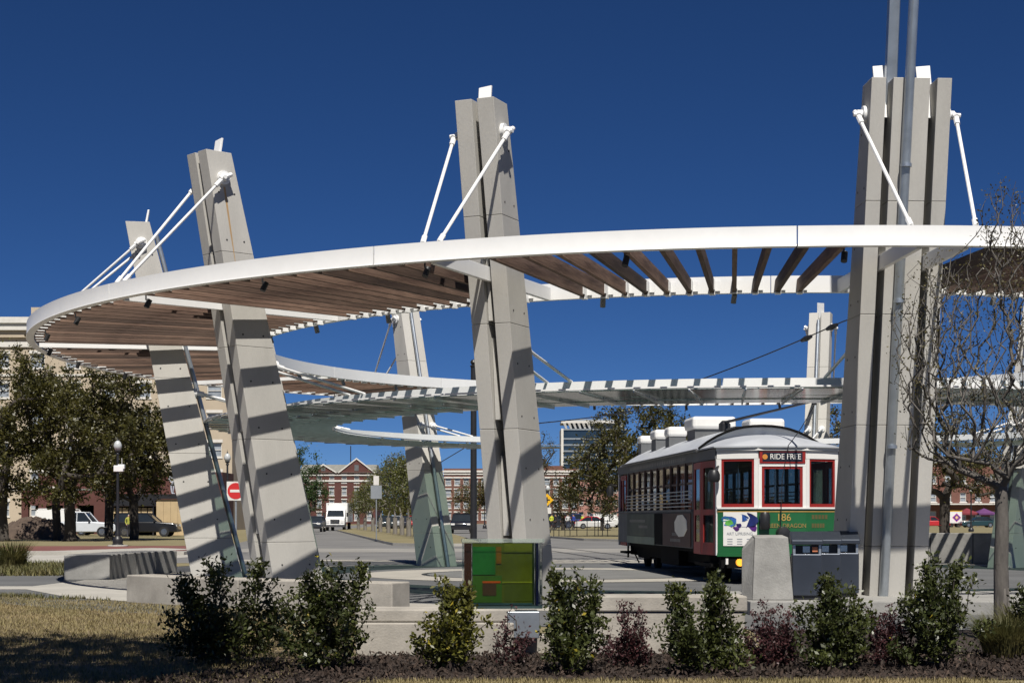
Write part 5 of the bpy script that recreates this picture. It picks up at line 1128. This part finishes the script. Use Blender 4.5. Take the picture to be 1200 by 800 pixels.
# grass tufts
def tuft(name, label, loc, n, h, r, mat, seed, group=None):
    g = np.random.default_rng(seed); a = g.uniform(0, 2 * pi, n); rr_ = r * g.uniform(0, 1, n) ** .5 * .45; b = np.c_[rr_ * np.cos(a), rr_ * np.sin(a), np.zeros(n)]
    d = np.c_[np.cos(a + g.normal(0, .5, n)), np.sin(a + g.normal(0, .5, n)), np.zeros(n)]; hh = h * g.uniform(.55, 1.1, (n, 1)); out = r * g.uniform(.1, .7, (n, 1)); s_ = np.cross(d, [0, 0, 1]) * .006 * (h / .5)
    mid = b + d * out * .35 + np.array([0, 0, 1]) * hh * .62; tip = b + d * out + np.array([0, 0, 1]) * hh
    V = np.stack([b - s_, b + s_, mid + s_ * .8, mid - s_ * .8, mid - s_ * .8, mid + s_ * .8, tip + s_ * .1, tip - s_ * .1], 1).reshape(-1, 3)
    o = link(name, quads_mesh(name, V, mat), None); o.location = loc
    return tag(o, label, 'grass tuft', group)
b = gnd(1178, 772); tuft('grass_tuft', 'feathery tan ornamental grass at the foot of the young tree', (b.x, b.y, 0), 1500, .42, .42, bladeg_m, 71)
b = gnd(1206, 768); tuft('grass_tuft', 'second clump of ornamental grass beside the young tree, under a green shrub', (b.x, b.y, 0), 1200, .5, .4, bladeg_m, 72)
b = gnd(14, 668); tuft('grass_tuft', 'tall brown green grass clump in the planting bed', (b.x, b.y, 0), 900, .75, .7, bladeg_m, 73)
# lawn blades, bed groundcover, mulch chips
def inpoly(P, poly):
    x, y = P[:, 0], P[:, 1]; ins = np.zeros(len(P), bool); n = len(poly)
    for i in range(n):
        x1, y1 = poly[i]; x2, y2 = poly[(i + 1) % n]
        c = ((y1 > y) != (y2 > y)) & (x < (x2 - x1) * (y - y1) / (y2 - y1 + 1e-12) + x1); ins ^= c
    return ins
def blades(name, label, poly, n, h, wd, mat, seed, clump=0, z=.0):
    g = np.random.default_rng(seed); q = np.array(poly); P = g.uniform(q.min(0), q.max(0), (n * 2, 2)); P = P[inpoly(P, poly)][:n]
    if clump: 
        f = np.sin(P[:, 0] * 2.1 + 1.3 * np.sin(P[:, 1] * 1.7)) * np.sin(P[:, 1] * 2.6 + np.sin(P[:, 0] * 3.1)); P = P[f + g.normal(0, .35, len(P)) > -clump]
    n = len(P); a = g.uniform(0, 2 * pi, n); d = np.c_[np.cos(a), np.sin(a), np.zeros(n)]; b = np.c_[P, np.full(n, z)]; s_ = np.c_[-d[:, 1], d[:, 0], np.zeros(n)] * wd
    tip = b + d * h * g.uniform(.2, 1.0, (n, 1)) + np.array([0, 0, 1]) * h * g.uniform(.5, 1.1, (n, 1))
    V = np.stack([b - s_, b + s_, tip], 1).reshape(-1, 3)
    return tag(link(name, quads_mesh(name, V, mat, True), None), label, 'grass', kind='stuff')
blades('lawn_grass', 'straw coloured dormant lawn before the pale bench wall', [(-9.6, 13), (-1.9, 13), (-1.7, 23.6), (-4.2, 24.6), (-6.5, 26.7), (-9.6, 28.6)], 95000, .05, .006, blade_m, 81, .9)
blades('lawn_edge_grass', 'thin dry grass along the near edge of the mulch bed', [(-1.6, 12.9), (5.6, 12.9), (6, 13.82), (2, 13.8), (-1.2, 13.75)], 16000, .045, .005, blade_m, 82, .5)
blades('ground_cover', 'low green ground cover in the planting bed beside the brick walk', [(-14, 38.5), (-9.6, 38.5), (-10, 45), (-12, 47), (-16, 47)], 9000, .22, .02, bladeg_m, 83, .3)
blades('ground_cover', 'sparse weeds along the garden path edge', [(-10, 29.3), (-7.8, 28.4), (-6.6, 26.9), (-6.9, 26.8), (-10, 28.9)], 2500, .09, .012, bladeg_m, 84, .3)
g = np.random.default_rng(85); n = 32000; poly = [(-3.4, 12.8), (-2.0, 15.6), (-1.2, 16.15), (2.9, 16.3), (9.5, 16.6), (9.5, 13.85), (2, 13.78), (-1, 13.75), (-1.6, 12.8)]
P = g.uniform([-3.4, 12.8], [9.5, 16.6], (n, 2)); P = P[inpoly(P, poly)]; P3 = np.c_[P, g.uniform(.012, .05, len(P))]
o = link('mulch_chips', quads_mesh('mulch_chips', leaves(P3, .055, g, .0, .4), chip_m), None); tag(o, 'dark brown shredded bark mulch under the shrubs', 'mulch', kind='stuff')
